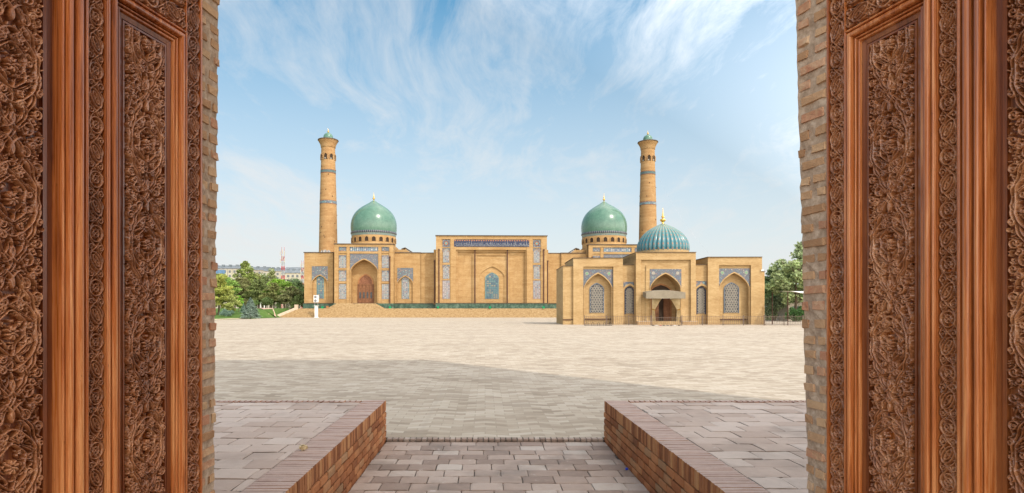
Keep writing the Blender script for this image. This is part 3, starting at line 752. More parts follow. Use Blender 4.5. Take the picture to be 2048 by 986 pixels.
def door(sg, loc, rz, label):
    e = empty('carved_door', loc, rz, label, 'door')
    LW = 1.36; H1 = 3.95
    mb = MB(); mb.box(*sorted((0, sg*LW)), -.10, -.045, .02, H1); mb.build('backboard', M['wood_dark'], e)
    # hinge-side edge and the flat borders between carved strips and mouldings
    mb = MB()
    for a, b in ((0, .0115), (.1105, .1135), (.5835, .5865), (.6685, .6725), (1.236, 1.240), (1.335, LW)):
        mb.box(*sorted((sg*a, sg*b)), -.045, .004, .02, H1)
    mb.build('stile', M['wood'], e)
    mb = MB(); mb.box(*sorted((sg*.1135, sg*.5835)), -.06, -.042, .02, H1); mb.box(*sorted((sg*.6725, sg*1.236)), -.09, -.060, .02, H1)
    mb.build('panel_ground', M['wood_dark'], e)
    for (a, b) in ((.0115, .1105), (.5865, .6685), (1.240, 1.335)):
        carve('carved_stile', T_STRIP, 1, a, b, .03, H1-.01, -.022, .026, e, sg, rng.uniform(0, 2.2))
    ZT = PANEL_TOP
    for (a, b, pr, n0, rel) in ((.1135, .5835, P1, -.040, .036), (.6725, 1.236, P2, -.058, .044)):
        w = pr[-1][0]
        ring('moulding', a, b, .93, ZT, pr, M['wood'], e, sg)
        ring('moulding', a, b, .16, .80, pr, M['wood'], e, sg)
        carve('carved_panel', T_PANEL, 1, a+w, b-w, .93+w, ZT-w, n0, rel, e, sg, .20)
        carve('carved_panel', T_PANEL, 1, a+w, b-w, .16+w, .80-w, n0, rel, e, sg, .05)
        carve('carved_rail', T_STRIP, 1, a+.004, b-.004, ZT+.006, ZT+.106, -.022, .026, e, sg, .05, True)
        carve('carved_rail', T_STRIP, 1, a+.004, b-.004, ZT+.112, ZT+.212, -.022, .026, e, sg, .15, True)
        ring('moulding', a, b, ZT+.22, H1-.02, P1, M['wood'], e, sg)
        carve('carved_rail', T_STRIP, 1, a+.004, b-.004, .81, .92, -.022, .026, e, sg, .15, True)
    return e
door(-1, (AX+1.59, 3.05, 0), R(103), 'right leaf of the open carved door, its deep brown edge against the wider brick reveal')
door(1, (AX-1.59, 3.05, 0), R(-103), 'left leaf of the open carved door, beside the narrower brick reveal')
# ------------------------------------------------------------------ the mosque
class Frame:
    """turns measurements taken off the photograph at a given distance into local metres"""
    def __init__(s, D0, X0): s.D0, s.X0 = D0, X0
    def x(s, px, y=0): return (px-CX)/F*(s.D0+y)-s.X0
    def z(s, py, y=0): return CAMZ+(HY-py)/F*(s.D0+y)
ms = Frame(160, 1.6); mx, mz = ms.x, ms.z
mosque = empty('mosque', (1.6, 160, 0), R(1.4), 'large ochre brick mosque with two smooth green domes and tall central portal', 'mosque')
ZT0 = 2.3; ZP = 3.61                                   # terrace level, plinth top
SH = .35                                               # recess shade depth
def body(name, x0, x1, y0, y1, z0, z1, mat='brick', parent=mosque):
    mb = MB(); mb.box(x0, x1, y0, y1, z0, z1); return mb.build(name, M[mat], parent)
def pipe(x, y, z0, z1, parent=mosque, r=.13):
    mb = MB(); mb.box(x-r, x+r, y-.26, y-.02, z0, z1); mb.box(x-r*1.6, x+r*1.6, y-.34, y-.01, z1, z1+.35); return mb.build('drainpipe', M['pipe'], parent)
def niche_wall(xa, xb, z0, z1, y, xc, h, zs, za, zb, spx, sp0, sp1, win, wmat, parent=mosque, brick='brick', depth=.5, latt=None, wallname='wall'):
    """a wall with an arched niche, mosaic spandrels and an arched window in the niche"""
    pts = arch_pts(xc, h, zs, za)
    mb = MB(); arch_wall(mb, xa, xb, z0, z1, y, pts, zb, depth); mb.quad((xa,y,z1),(xb,y,z1),(xb,y+.8,z1),(xa,y+.8,z1)); mb.build(wallname, M[brick], parent)
    mb = MB(); mb.quad((xc-h-.02, y+depth, zb-.02),(xc+h+.02,y+depth,zb-.02),(xc+h+.02,y+depth,za+.1),(xc-h-.02,y+depth,za+.1)); mb.build('niche_wall', M[brick], parent)
    if spx:
        mb = MB(); spandrel(mb, xc-spx, xc+spx, sp0, sp1, y-.03, arch_pts(xc, h+.16, zs, za+.22)); mb.build('mosaic_spandrel', M['tile_blue'], parent)
        mb = MB(); mb.box(xc-spx-.12, xc-spx, y-.08, y-.005, sp0, sp1+.12); mb.box(xc+spx, xc+spx+.12, y-.08, y-.005, sp0, sp1+.12); mb.box(xc-spx, xc+spx, y-.08, y-.005, sp1, sp1+.12); mb.build('frame', M[brick], parent)
    mb = MB(); arch_band(mb, y-.10, y-.002, arch_pts(xc, h+.20, zs, za+.27), pts, zb); mb.build('arch_rim', M[brick], parent)
    wh, wb, wsp, wap = win
    wp = arch_pts(xc, wh, wsp, wap); w = MB(); arch_panel(w, y+depth-.06, wp, wb)
    wo = w.build('window', M[wmat], parent)
    mb = MB(); arch_band(mb, y+depth-.11, y+depth-.01, arch_pts(xc, wh+.12, wsp, wap+.15), wp, wb-.1); mb.build('frame', M['turq'] if latt is None else M['navy'], wo)
    if latt: mb = MB(); lattice(mb, y+depth-.10, wp, wb, *latt); mb.build('lattice', M['lattice_cream'], wo)
    return wo

XI = 14.6                                              # half width of the central portal
def wing(s):
    """everything right (s=1) or left (s=-1) of the central portal"""
    def X(px, y=0): return abs(mx(px, y))              # measured on the left half, mirrored
    def seg(a, b): return (s*a, s*b) if s > 0 else (s*a, s*b)
    def lo(a, b): return min(s*a, s*b), max(s*a, s*b)
    # outer wing
    xa, xb = lo(X(611), X(668)); zt = mz(506.5)
    niche_wall(xa, xb, ZP-.2, zt, 0, s*X(642), X(627)-X(642), mz(566), mz(551.5), ZP-.1, X(627)-X(642)+.1, mz(560), mz(533), (.82, mz(597), mz(558), mz(551)), 'tile_teal')
    body('cornice', xa-.15, xb+.15, -.18, 1.0, zt, zt+.22, 'cap')
    # inner wall between portal towers
    xa, xb = lo(X(841), X(787)); 
    niche_wall(xa, xb, ZP-.2, zt, 0, s*X(811), X(796)-X(811), mz(568), mz(553), ZP-.1, X(796)-X(811)+.1, mz(563), mz(536), (.88, mz(597.5), mz(560), mz(552.5)), 'tile_panel')
    body('cornice', xa-.15, xb+.15, -.18, 1.0, zt, zt+.22, 'cap')
    xa, xb = lo(X(872), X(841)); body('wall', xa, xb, .55, 1.8, ZP-.2, zt); body('cornice', xa, xb, .45, 1.2, zt, zt+.2, 'cap')
    xa, xb = lo(X(873), X(868)); body('pier', xa, xb, -.9, .56, ZP-.2, mz(500))
    pipe(s*X(869, -1), -.95, ZP, mz(524)); pipe(s*X(780, -3)*1.0, -3.0, ZP, mz(516, -3))
    # hall behind, roof
    xa, xb = lo(X(872)-1, X(611)); body('hall', xa+.1, xb-.1, .9, 42, ZT0, zt-.05)
    # portal tower
    yp = -3.0; x0, x1, xc = X(787, yp), X(670, yp), (X(787, yp)+X(670, yp))/2
    zp = mz(489.5, yp); h = 3.45; zs, za = mz(543, yp), mz(519.5, yp)
    pts = arch_pts(s*xc, h, zs, za)
    e = mosque
    mb = MB(); arch_wall(mb, s*xc-4.35, s*xc+4.35, ZP-.4, zp-.02, yp+.25, pts, ZP, 2.6); mb.build('portal_wall', M['brick'], e)
    a = s*xc
    # back of the iwan with the inner arch and doors
    yb = yp+2.85
    mb = MB(); mb.quad((a-h-.05,yb,ZP-.4),(a+h+.05,yb,ZP-.4),(a+h+.05,yb,za+.2),(a-h-.05,yb,za+.2)); mb.build('niche_wall', M['brick'], e)
    ip = arch_pts(a, 2.02, mz(563, yb-3+3), mz(547.5))
    inn = arch_pts(a, 1.72, mz(563), mz(550.5)); zd = mz(568.5)
    mb = MB(); arch_panel(mb, yb-.06, inn, zd); mb.build('tympanum', M['tympanum'], e)
    mb = MB(); arch_band(mb, yb-.22, yb-.01, ip, inn, zd); mb.build('arch_rim', M['door_orange'], e)
    mb = MB(); mb.box(a-2.15, a+2.15, yb-.26, yb-.02, zd-.25, zd); mb.box(a-2.15, a-1.95, yb-.26, yb-.02, ZP, zd-.25); mb.box(a+1.95, a+2.15, yb-.26, yb-.02, ZP, zd-.25); mb.build('door_frame', M['door_wood'], e)
    for k in range(4):
        cx = a+(-1.5+k)*.96
        mb = MB(); mb.box(cx-.455, cx+.455, yb-.17, yb-.05, ZP+.02, zd-.27)
        mb.box(cx-.36, cx+.36, yb-.21, yb-.165, ZP+.25, ZP+1.2); mb.box(cx-.36, cx+.36, yb-.21, yb-.165, zd-1.15, zd-.5)
        dd = mb.build('door_panel', M['door_wood'], e)
        mb = MB(); arch_panel(mb, yb-.22, arch_pts(cx, .25, ZP+2.75, ZP+3.1, 6), ZP+1.4); mb.build('pane', M['dark_glass'], dd)
    # mosaic spandrel, frieze and column panels
    mb = MB(); spandrel(mb, a-3.65, a+3.65, zs, mz(508, yp), yp+.22, arch_pts(a, h+.18, zs, za+.26)); mb.build('mosaic_spandrel', M['tile_blue_fine'], e)
    mb = MB(); arch_band(mb, yp+.1, yp+.24, arch_pts(a, h+.2, zs, za+.28), pts, ZP); mb.build('arch_rim', M['brick'], e)
    fz = MB(); fz.quad((a-3.7,yp+.2,mz(503,yp)),(a+3.7,yp+.2,mz(503,yp)),(a+3.7,yp+.2,mz(494,yp)),(a-3.7,yp+.2,mz(494,yp))); f = fz.build('frieze', M['tile_frieze'], e)
    fz = MB()
    for k in range(14): fz.box(a-3.6+k*.535, a-3.6+k*.535+.09, yp+.15, yp+.21, mz(502.6,yp), mz(494.4,yp))
    fz.build('frieze_bars', M['navy'], f)
    w2 = (x1-x0)/2
    for t in (-1, 1):
        def B(nm, u0, u1, ya, yb2, z0, z1, mat='brick'):
            A, Bq = sorted((a+t*u0, a+t*u1)); return body(nm, A, Bq, ya, yb2, z0, z1, mat)
        B('pilaster', 3.72, 4.5, yp-.02, yp+.6, ZP-.4, zp-.6); B('pilaster', w2-1.05, w2, yp-.10, yp+2, ZP-.4, zp-.6)
        B('side_wall', 4.5, w2-1.04, yp+.22, yp+1.5, ZP-.4, zp-.6)
        pw0, pw1 = 4.62, w2-1.15
        for (ya, yb2, mt) in ((494.5, 502.5, 'tile_blue'), (511, 536, 'tile_panel'), (541.5, 562.5, 'tile_panel'), (568.5, 598, 'tile_panel')):
            q = B('mosaic_panel', pw0, pw1, yp+.14, yp+.215, mz(yb2, yp), mz(ya, yp), mt)
            if mt == 'tile_panel':
                A, Bq = sorted((a+t*pw0, a+t*pw1)); mb = MB(); n = 3
                for k in range(1, n): mb.box(A+(Bq-A)*k/n-.03, A+(Bq-A)*k/n+.03, yp+.11, yp+.15, mz(yb2,yp), mz(ya,yp))
                zz = mz(yb2, yp)+.4
                while zz < mz(ya, yp): mb.box(A, Bq, yp+.115, yp+.15, zz, zz+.05); zz += .62
                mb.build('lead_lines', M['lattice_cream'], q)
                mb = MB(); spandrel(mb, A, Bq, mz(ya,yp)-.85, mz(ya,yp)-.01, yp+.09, arch_pts((A+Bq)/2, (Bq-A)/2-.08, mz(ya,yp)-.8, mz(ya,yp)-.12, 6)); 
                if yb2 != 598: mb.build('corner_mosaic', M['tile_blue'], q)
        for yy in (505.5, 538.5, 565.5): B('band', 4.5, w2-1.0, yp+.02, yp+.4, mz(yy+1.2, yp), mz(yy-1.2, yp))
    body('band', a-3.72, a+3.72, yp+.02, yp+.4, mz(507.6, yp), mz(503.6, yp))
    body('portal_top', a-w2, a+w2, yp-.10, yp+2, zp-.62, zp)
    body('cornice', a-w2-.15, a+w2+.15, yp-.28, yp+2.1, zp, zp+.22, 'cap')
    body('portal_side', a-w2, a-w2+.8, yp+.5, 8, ZT0, zp-.05); body('portal_side', a+w2-.8, a+w2, yp+.5, 8, ZT0, zp-.05)
    body('roof', a-w2+.2, a+w2-.2, yp+.3, 8, zp-.5, zp-.1)
    # stair turret with a slanting roof beside the portal
    b0 = w2; u0, u1 = (a-s*w2, a-s*(w2+2.6)); A, Bq = sorted((u0, u1))
    mb = MB(); mb.box(A, Bq, 1.2, 4.2, zt, mz(498.5)); mb.build('stair_turret', M['brick'], e)
    mb = MB(); v0, v1, v2 = u1+s*1.0, u1, u1-s*1.9; zc = mz(498.2)
    mb.add([(v0,1.1,zc),(v1,1.1,mz(496)),(v2,1.1,zt+.2),(v0,4.3,zc),(v1,4.3,mz(496)),(v2,4.3,zt+.2),(v0,1.1,zc+.22),(v1,1.1,mz(496)+.25),(v2,1.1,zt+.45),(v0,4.3,zc+.22),(v1,4.3,mz(496)+.25),(v2,4.3,zt+.45)],
           [(0,1,7,6),(1,2,8,7),(3,9,10,4),(4,10,11,5),(6,7,10,9),(7,8,11,10),(2,5,11,8),(0,6,9,3)]); mb.build('turret_roof', M['cap'], e)
    mb = MB(); mb.add([(u1,1.15,zt),(u1-s*1.9,1.15,zt),(u1,1.15,mz(497)),(u1,4.2,zt),(u1-s*1.9,4.2,zt),(u1,4.2,mz(497))], [(0,1,2),(3,5,4),(0,2,5,3),(1,4,5,2)]); mb.build('stair_turret', M['brick'], e)
    # dome, drum and finial
    yd = 13.0; xd = a; rs = (160+yd)/F
    def dz(py): return CAMZ+(HY-py)*rs
    mb = MB(); mb.lathe([(6.25, zt-1), (6.25, dz(475))], xd, yd, 64); dr = mb.build('drum', M['brick'], e)
    for k in range(20):
        th = 2*math.pi*(k+.5)/20; cx, cy = math.cos(th), math.sin(th)
        mb = MB(); ap = arch_pts(0, .52, dz(481.5), dz(478.3), 6); m2 = MB(); arch_panel(m2, 0, ap, dz(487.5))
        mb.add([(xd+cx*6.27-cy*p[0]*1.0, yd+cy*6.27+cx*p[0]*1.0, p[2]) for p in m2.v], m2.f); wn = mb.build('window', M['dark'], dr)
        m2 = MB(); arch_band(m2, 0, .1, arch_pts(0, .70, dz(481.5), dz(477.0), 6), ap, dz(487.5)); mb = MB()
        mb.add([(xd+cx*(6.40-p[1])-cy*p[0], yd+cy*(6.40-p[1])+cx*p[0], p[2]) for p in m2.v], m2.f); mb.build('frame', M['brick'], wn)
    mb = MB(); mb.smooth = True; mb.lathe([(6.22, dz(475.2)), (6.34, dz(474)), (6.30, dz(472)), (6.42, dz(470.5))], xd, yd, 72, False); mb.build('tile_band', M['turq_pale'], e)
    mb = MB(); mb.smooth = True; mb.lathe([(6.42, dz(470.5)), (6.52, dz(469.8)), (6.53, dz(466.8)), (6.46, dz(466.2))], xd, yd, 72, False); mb.build('tile_band', M['bandcheck'], e)
    prof = [(45.2, 466.2), (45.9, 461), (46.1, 456), (45.9, 450), (44.9, 444), (43.2, 438.5), (40.9, 433.5), (37.8, 428.5), (34, 424), (29.6, 420), (24.8, 416.5), (19.6, 413.2), (14.2, 410), (9.2, 407), (4.6, 404), (1.2, 401.6), (.02, 401)]
    mb = MB(); mb.smooth = True; mb.lathe([(r*rs*.985, dz(y)) for r, y in prof], xd, yd, 72, False); dm = mb.build('dome', M['dome'], e)
    finial(dm, xd, yd, dz(402.5), dz(384), .38)
def finial(parent, x, y, z0, z1, r):
    L = z1-z0; P = [(.55,0),(.35,.06),(.28,.10),(.75,.18),(1.0,.24),(.75,.30),(.25,.34),(.30,.38),(.62,.44),(.30,.50),(.18,.54),(.34,.59),(.14,.65),(.10,.8),(.02,1)]
    mb = MB(); mb.smooth = True; mb.lathe([(a*r, z0+b*L) for a, b in P], x, y, 14); return mb.build('finial', M['gold'], parent)
M['tympanum'] = speck('brown_tympanum', (.11,.045,.025), (.20,.085,.045), (.30,.15,.08), 3, .7)
M['door_orange'] = speck('orange_door_frame', (.26,.11,.045), (.34,.16,.065), (.42,.21,.09), 2, .6)
M['turq_pale'] = tile('pale_turquoise_band', (.17,.29,.27), [(.10,.20,.22), (.40,.38,.32), (.12,.30,.28)], 3.0, .7, .2)
M['tile_star'] = M['tile_blue_fine']
def bandcheck():
    t = NT('dark_band', .4, .3); x, y, z = t.sep(t.coord('UV'))
    c = t.math('GREATER_THAN', t.math('FRACT', t.math('MULTIPLY', x, 72)), .52)
    t.color(t.mix(c, (.028,.045,.065), (.16,.16,.16))); return t.m
M['bandcheck'] = bandcheck()
wing(-1); wing(1)
# central portal
yi = -3.6; zi = mz(472, yi); x_ = lambda p: mx(p, yi); zz_ = lambda p: mz(p, yi)
AC = (x_(871)+x_(1094))/2
def cb(nm, a, b, y0, y1, t, u, mat='brick'): return body(nm, x_(a), x_(b), y0, y1, zz_(u), zz_(t), mat)
body('portal_core', x_(912), x_(1052), yi+1.2, 9, ZP-.4, zi-.1)
cb('portal_side', 871.5, 912, yi+.3, 9, 472.5, 612); cb('portal_side', 1052, 1093.5, yi+.3, 9, 472.5, 612)
for a, b in ((871.5, 882.5), (900.5, 911.5), (1053, 1064), (1082, 1093.5)): cb('pilaster', a, b, yi, yi+.5, 478, 612)
for a, b in ((882.5, 884), (899.5, 900.5), (1064, 1065.5), (1081, 1082)): cb('pilaster', a, b, yi+.12, yi+.4, 478, 612)
cb('portal_top', 871.5, 1093.5, yi-.02, yi+1.4, 472, 478.3); cb('cornice', 870.3, 1094.7, yi-.3, 9.2, 470.6, 472, 'cap')
cb('portal_top', 911.5, 1053, yi+.1, yi+1.4, 478.3, 499.5)
for a, b in ((884, 899.5), (1065.5, 1081)):
    for t, u, mt in ((496.5, 525, 'tile_panel'), (530, 557.5, 'tile_panel'), (561, 597.5, 'tile_lilac')):
        q = cb('mosaic_panel', a+.5, b-.5, yi+.2, yi+.28, t, u, mt)
        if u < 590:
            A, B2 = x_(a+.5), x_(b-.5); mb = MB(); spandrel(mb, A, B2, zz_(t)-1.15, zz_(t), yi+.15, arch_pts((A+B2)/2, (B2-A)/2-.12, zz_(t)-1.1, zz_(t)-.2, 8)); mb.build('corner_mosaic', M['tile_blue'], q)
            mb = MB(); arch_band(mb, yi+.12, yi+.2, arch_pts((A+B2)/2, (B2-A)/2-.02, zz_(t)-1.1, zz_(t)-.10, 8), arch_pts((A+B2)/2, (B2-A)/2-.12, zz_(t)-1.1, zz_(t)-.2, 8), zz_(u)); mb.build('frame', M['brick'], q)
        mb = MB(); A, B2 = x_(a+.5), x_(b-.5)
        for k in (1, 2, 3): mb.box(A+(B2-A)*k/4-.03, A+(B2-A)*k/4+.03, yi+.165, yi+.2, zz_(u), zz_(t)-.5)
        mb.build('lead_lines', M['lattice_cream'], q)
    cb('band', a, b, yi+.1, yi+.3, 526, 529.5); cb('band', a, b, yi+.1, yi+.3, 558, 560.5); cb('band', a, b, yi+.1, yi+.3, 494.5, 496); cb('band', a, b, yi+.12, yi+.3, 598, 612)
    q = cb('star_panel', a+.5, b-.5, yi+.2, yi+.28, 479.5, 494, 'tile_star'); cx, cz = (x_(a)+x_(b))/2, zz_(486.7)
    for (r1, r0, yy, mt) in ((.88, .52, .16, 'navy'), (.66, .42, .13, 'terracotta'), (.40, .25, .10, 'turq')):
        mb = MB(); vs = [(cx+(r1 if k % 2 == 0 else r0)*math.cos(k*math.pi/8), yi+yy, cz+(r1 if k % 2 == 0 else r0)*math.sin(k*math.pi/8)) for k in range(16)]
        mb.add(vs+[(p[0], p[1]+.03, p[2]) for p in vs], [tuple(range(16))[::-1]]+[(k, (k+1)%16, 16+(k+1)%16, 16+k) for k in range(16)]); mb.build('star', M[mt], q)
M['navy_ins'] = M['navy']
ins = cb('inscription', 907.5, 1058, yi-.02, yi+.12, 479.5, 493.5, 'navy')
# white cursive lettering on the navy band: tall uprights, bowls and dots; red and ochre squares along its top
mb = MB(); rgi = random.Random(5); x = x_(909.5); y0 = yi-.05; zb, zt_ = zz_(492.6), zz_(482.6)
while x < x_(1056):
    k = rgi.random(); hgt = rgi.uniform(.6, 1)*(zt_-zb); w = .05
    if k < .5: mb.tube([(x, y0, zb+.28*(zt_-zb)), (x+rgi.uniform(-.05,.05), y0, zb+hgt)], w*.85, 4)
    bow = [(x+.42*math.sin(t)*rgi.uniform(.8,1.1), y0, zb+.2*(zt_-zb)+.22*math.cos(t*1.7)*(zt_-zb)*.8) for t in np.linspace(0, 2.6, 7)]
    mb.tube(bow, w*.7, 4)
    if k > .6: mb.tube([(x+.1, y0, zb+.55*(zt_-zb)), (x+.3, y0, zb+.62*(zt_-zb)), (x+.42, y0, zb+.5*(zt_-zb))], w*.7, 4)
    x += rgi.uniform(.22, .40)
mb.build('lettering', M['ins_white'] if 'ins_white' in M else M['lattice_cream'], ins)
mb = MB(); x = x_(908.5); k = 0
while x < x_(1056.5):
    mb.box(x, x+.36, yi-.045, yi-.015, zz_(482.2), zz_(480.2)); x += .62; k += 1
mb.build('ochre_border', M['terracotta'] if 'terracotta' in M else M['door_orange'], ins)
# recess with a stepped frame and blind arch
cb('jamb', 911.5, 914.5, yi+.5, yi+1.3, 499.5, 612); cb('jamb', 1050, 1053, yi+.5, yi+1.3, 499.5, 612)
cb('band', 914.5, 1050, yi+.7, yi+1.3, 499.5, 503)
for a, b in ((944.5, 950), (1013, 1018.5)): cb('pilaster', a, b, yi+.75, yi+1.3, 508, 612)
cb('band', 950, 1013, yi+.75, yi+1.3, 508, 510.3)
A, B2 = x_(950), x_(1013); xc = (x_(958.5)+x_(1008.5))/2
pts = arch_pts(xc, (x_(1008.5)-x_(958.5))/2, zz_(553), zz_(532.5))
mb = MB(); arch_wall(mb, x_(953), x_(1010.5), ZP-.4, zz_(519.5), yi+.85, pts, ZP-.3, .3); mb.build('blind_arch', M['brick'], mosque)
cb('wall', 950, 953, yi+.8, yi+1.25, 510.3, 612); cb('wall', 1010.5, 1013, yi+.8, yi+1.25, 510.3, 612); cb('wall', 953, 1010.5, yi+1.0, yi+1.25, 510.3, 519.5)
mb = MB(); mb.quad((x_(955),yi+1.14,ZP-.3),(x_(1010),yi+1.14,ZP-.3),(x_(1010),yi+1.14,zz_(530)),(x_(955),yi+1.14,zz_(530))); mb.build('niche_wall', M['brick'], mosque)
wp = arch_pts(xc, x_(995.5)-x_(982.5), zz_(556), zz_(545.5)); mb = MB(); arch_panel(mb, yi+1.05, wp, zz_(597.5)); wo = mb.build('window', M['tile_teal'], mosque)
mb = MB(); arch_band(mb, yi+.98, yi+1.13, arch_pts(xc, x_(996.3)-x_(982.5), zz_(556), zz_(544.4)), wp, zz_(598)); mb.build('frame', M['turq'], wo)
mb = MB()
for k in range(1, 6):
    xx = wp[0][0]+(wp[-1][0]-wp[0][0])*k/6; mb.box(xx-.04, xx+.04, yi+1.0, yi+1.04, zz_(597), zz_(553))
zq = zz_(597)+.45
while zq < zz_(553): mb.box(wp[0][0], wp[-1][0], yi+1.005, yi+1.035, zq, zq+.06); zq += .55
mb.build('lattice', M['turq_dark'], wo)
for px, tp in ((949.3, 500.5), (1014.3, 500.5)): pipe(x_(px), yi+.7, ZP, zz_(tp))
for px in (877.5, 1087): pipe(x_(px), yi, ZP, zz_(501))
# green marble plinth
body('plinth', mx(608.5, -.5), -mx(608.5, -.5), -.35, 1, ZT0-.1, ZP, 'marble'); body('plinth', x_(870.5), x_(1094.5), yi-.35, 0, ZT0-.1, ZP, 'marble')
body('plinth_ledge', mx(607.5, -.5), -mx(607.5, -.5), -.47, 1, ZP, ZP+.12, 'cap'); body('plinth_ledge', x_(870), x_(1095), yi-.47, 0, ZP+.001, ZP+.13, 'cap')
for s in (-1, 1):
    x0, x1 = sorted((s*abs(mx(669, -3)), s*abs(mx(699, -3)))); body('plinth', x0, x1, -3.35, -.3, ZT0-.1, ZP, 'marble')
    x0, x1 = sorted((s*abs(mx(750, -3)), s*abs(mx(788, -3)))); body('plinth', x0, x1, -3.35, -.3, ZT0-.1, ZP, 'marble')
    xa, xb = sorted((s*abs(mx(672, -4)), s*abs(mx(752, -4))))
    mb = MB(); n = 8
    for k in range(n):
        o = .30*(n-1-k); mb.box(xa-o, xb+o, -3.5-.06*(n-1-k), -2.9, ZT0+(ZP-ZT0)*k/n, ZT0+(ZP-ZT0)*(k+1)/n)
    mb.build('portal_steps', M['steps'], mosque)

# terrace and its broad flight of steps
tr = empty('terrace_steps', (1.6, 156, 0), R(1.4), 'broad flight of speckled brown steps below the mosque plinth', 'steps')
tf = Frame(156, 1.6); xa, xb = tf.x(600, 0), 62
mb = MB(); n = 14
for k in range(n):
    mb.box(xa-(n-1-k)*.30, xb, -4.0+k*.29, -4.0+(k+1)*.29+(45 if k == n-1 else .02), -.1, ZT0*(k+1)/n)
mb.build('steps', M['steps'], tr)
mb = MB()
mb.add([(xa-4.6,-4.4,.0),(xa-4.6,-4.4,.35),(xa-.3,-.4,ZT0+.35),(xa-.3,-.4,0),(xa-5.0,-4.2,0),(xa-5.0,-4.2,.35),(xa-.7,-.2,ZT0+.35),(xa-.7,-.2,0)],
       [(0,1,2,3),(4,7,6,5),(1,5,6,2),(0,4,5,1),(2,6,7,3)]); mb.box(xa-.9, xa-.1, -.6, .2, 0, ZT0+1.0); mb.build('cheek_wall', M['kerb'], tr)
tag(body('stone_post', -.35, .35, -.35, .35, 0, 1.0, 'kerb', None), 'short tan stone post where the garden path meets the plaza', 'post').location = (-53.0, 146.2, 0)

# minarets
def minaret(x, y, lab):
    e = empty('minaret', (x, y, 0), 0, lab, 'minaret', 'minarets behind the mosque')
    k = 175/F; z = lambda py: CAMZ+(HY-py)*k
    prof = [(19.6, 600), (18.5, 506), (17.4, 440), (16.6, 403), (15.6, 370), (14.9, 345), (14.2, 322), (13.8, 297.5)]
    mb = MB(); mb.smooth = True; mb.lathe([(r*k*.98, z(p)) for r, p in prof], n=48, cap=False); sh = mb.build('shaft', M['brick_minaret'], e)
    mb = MB(); mb.smooth = True; mb.lathe([(13.8*k, z(297.5)), (14.4*k, z(296.5)), (14.8*k, z(293)), (16.2*k, z(289)), (18.3*k, z(285.5)), (19.4*k, z(283.2)), (19.4*k, z(282.8))], n=48); mb.build('gallery', M['brick_minaret'], e)
    mb = MB(); mb.lathe([(20.2*k, z(283)), (20.4*k, z(282.2)), (20.0*k, z(281.2)), (4*k, z(280.8))], n=48); mb.build('cornice', M['cap'], e)
    mb = MB(); mb.smooth = True; mb.lathe([(9.2*k, z(281.4)), (9.6*k, z(277)), (9.2*k, z(273.5)), (7.8*k, z(270.6)), (5.4*k, z(268.4)), (2.4*k, z(267)), (.1*k, z(266.5))], n=32, cap=False); d = mb.build('cap_dome', M['dome'], e)
    finial(d, 0, 0, z(267.2), z(257), .35)
    def rad(py):
        for (r0, p0), (r1, p1) in zip(prof, prof[1:]):
            if p1 <= py <= p0: return (r0+(r1-r0)*(p0-py)/(p0-p1))*k*.98
    for (a, b, mt) in ((349, 347.6, 'dark_red'), (347.6, 343, 'teal_band'), (343, 341.8, 'dark_red'), (410, 409, 'dark_red'), (409, 404, 'tileband'), (404, 403, 'dark_red')):
        mb = MB(); mb.smooth = True; mb.lathe([(rad(a)+.05, z(a)), (rad(b)+.05, z(b))], n=48, cap=False); mb.build('tile_band', M[mt], e)
    for q in range(8):
        th = -math.pi/2-.10+q*math.pi/4; cx, cy = math.cos(th), math.sin(th); rr = rad(316)+.03
        m2 = MB(); arch_panel(m2, 0, arch_pts(0, .46, z(314), z(310.5), 6), z(322)); mb = MB()
        mb.add([(cx*(rr+.004*0)-cy*p[0], cy*rr+cx*p[0], p[2]) for p in m2.v], m2.f); w = mb.build('window', M['dark'], e)
        m2 = MB(); arch_band(m2, 0, .14, arch_pts(0, .62, z(314), z(309.4), 6), arch_pts(0, .46, z(314), z(310.5), 6), z(322)); mb = MB()
        mb.add([(cx*(rr+.12-p[1])-cy*p[0], cy*(rr+.12-p[1])+cx*p[0], p[2]) for p in m2.v], m2.f); mb.build('frame', M['brick_minaret'], w)
        m2 = MB(); m2.box(-.30, .05, -.02, .02, z(321.5), z(319)); mb = MB(); mb.add([(cx*(rr+.03)-cy*p[0]+cx*p[1], cy*(rr+.03)+cx*p[0]+cy*p[1], p[2]) for p in m2.v], m2.f); mb.build('rail', M['lattice_cream'], w)
    rgm = random.Random(int(x)); mb = MB()
    for q in range(22):
        py = rgm.uniform(330, 500); th = rgm.uniform(0, 6.28); r = rad(py)+.01; mb.box(r*math.cos(th)-.1, r*math.cos(th)+.1, r*math.sin(th)-.1, r*math.sin(th)+.1, z(py), z(py)+.26)
    mb.build('putlog_holes', M['dark'], e)
M['dark_red'] = speck('dark_red_band', (.13,.06,.04), (.19,.09,.06), (.25,.13,.08), 3)
M['teal_band'] = speck('teal_band', (.06,.09,.09), (.09,.13,.13), (.15,.19,.17), 2)
minaret(-45.6, 174.5, 'tapering brick minaret at the left, above the end wing of the mosque')
minaret(47.9, 176.5, 'tapering brick minaret at the right, partly behind the ribbed dome')

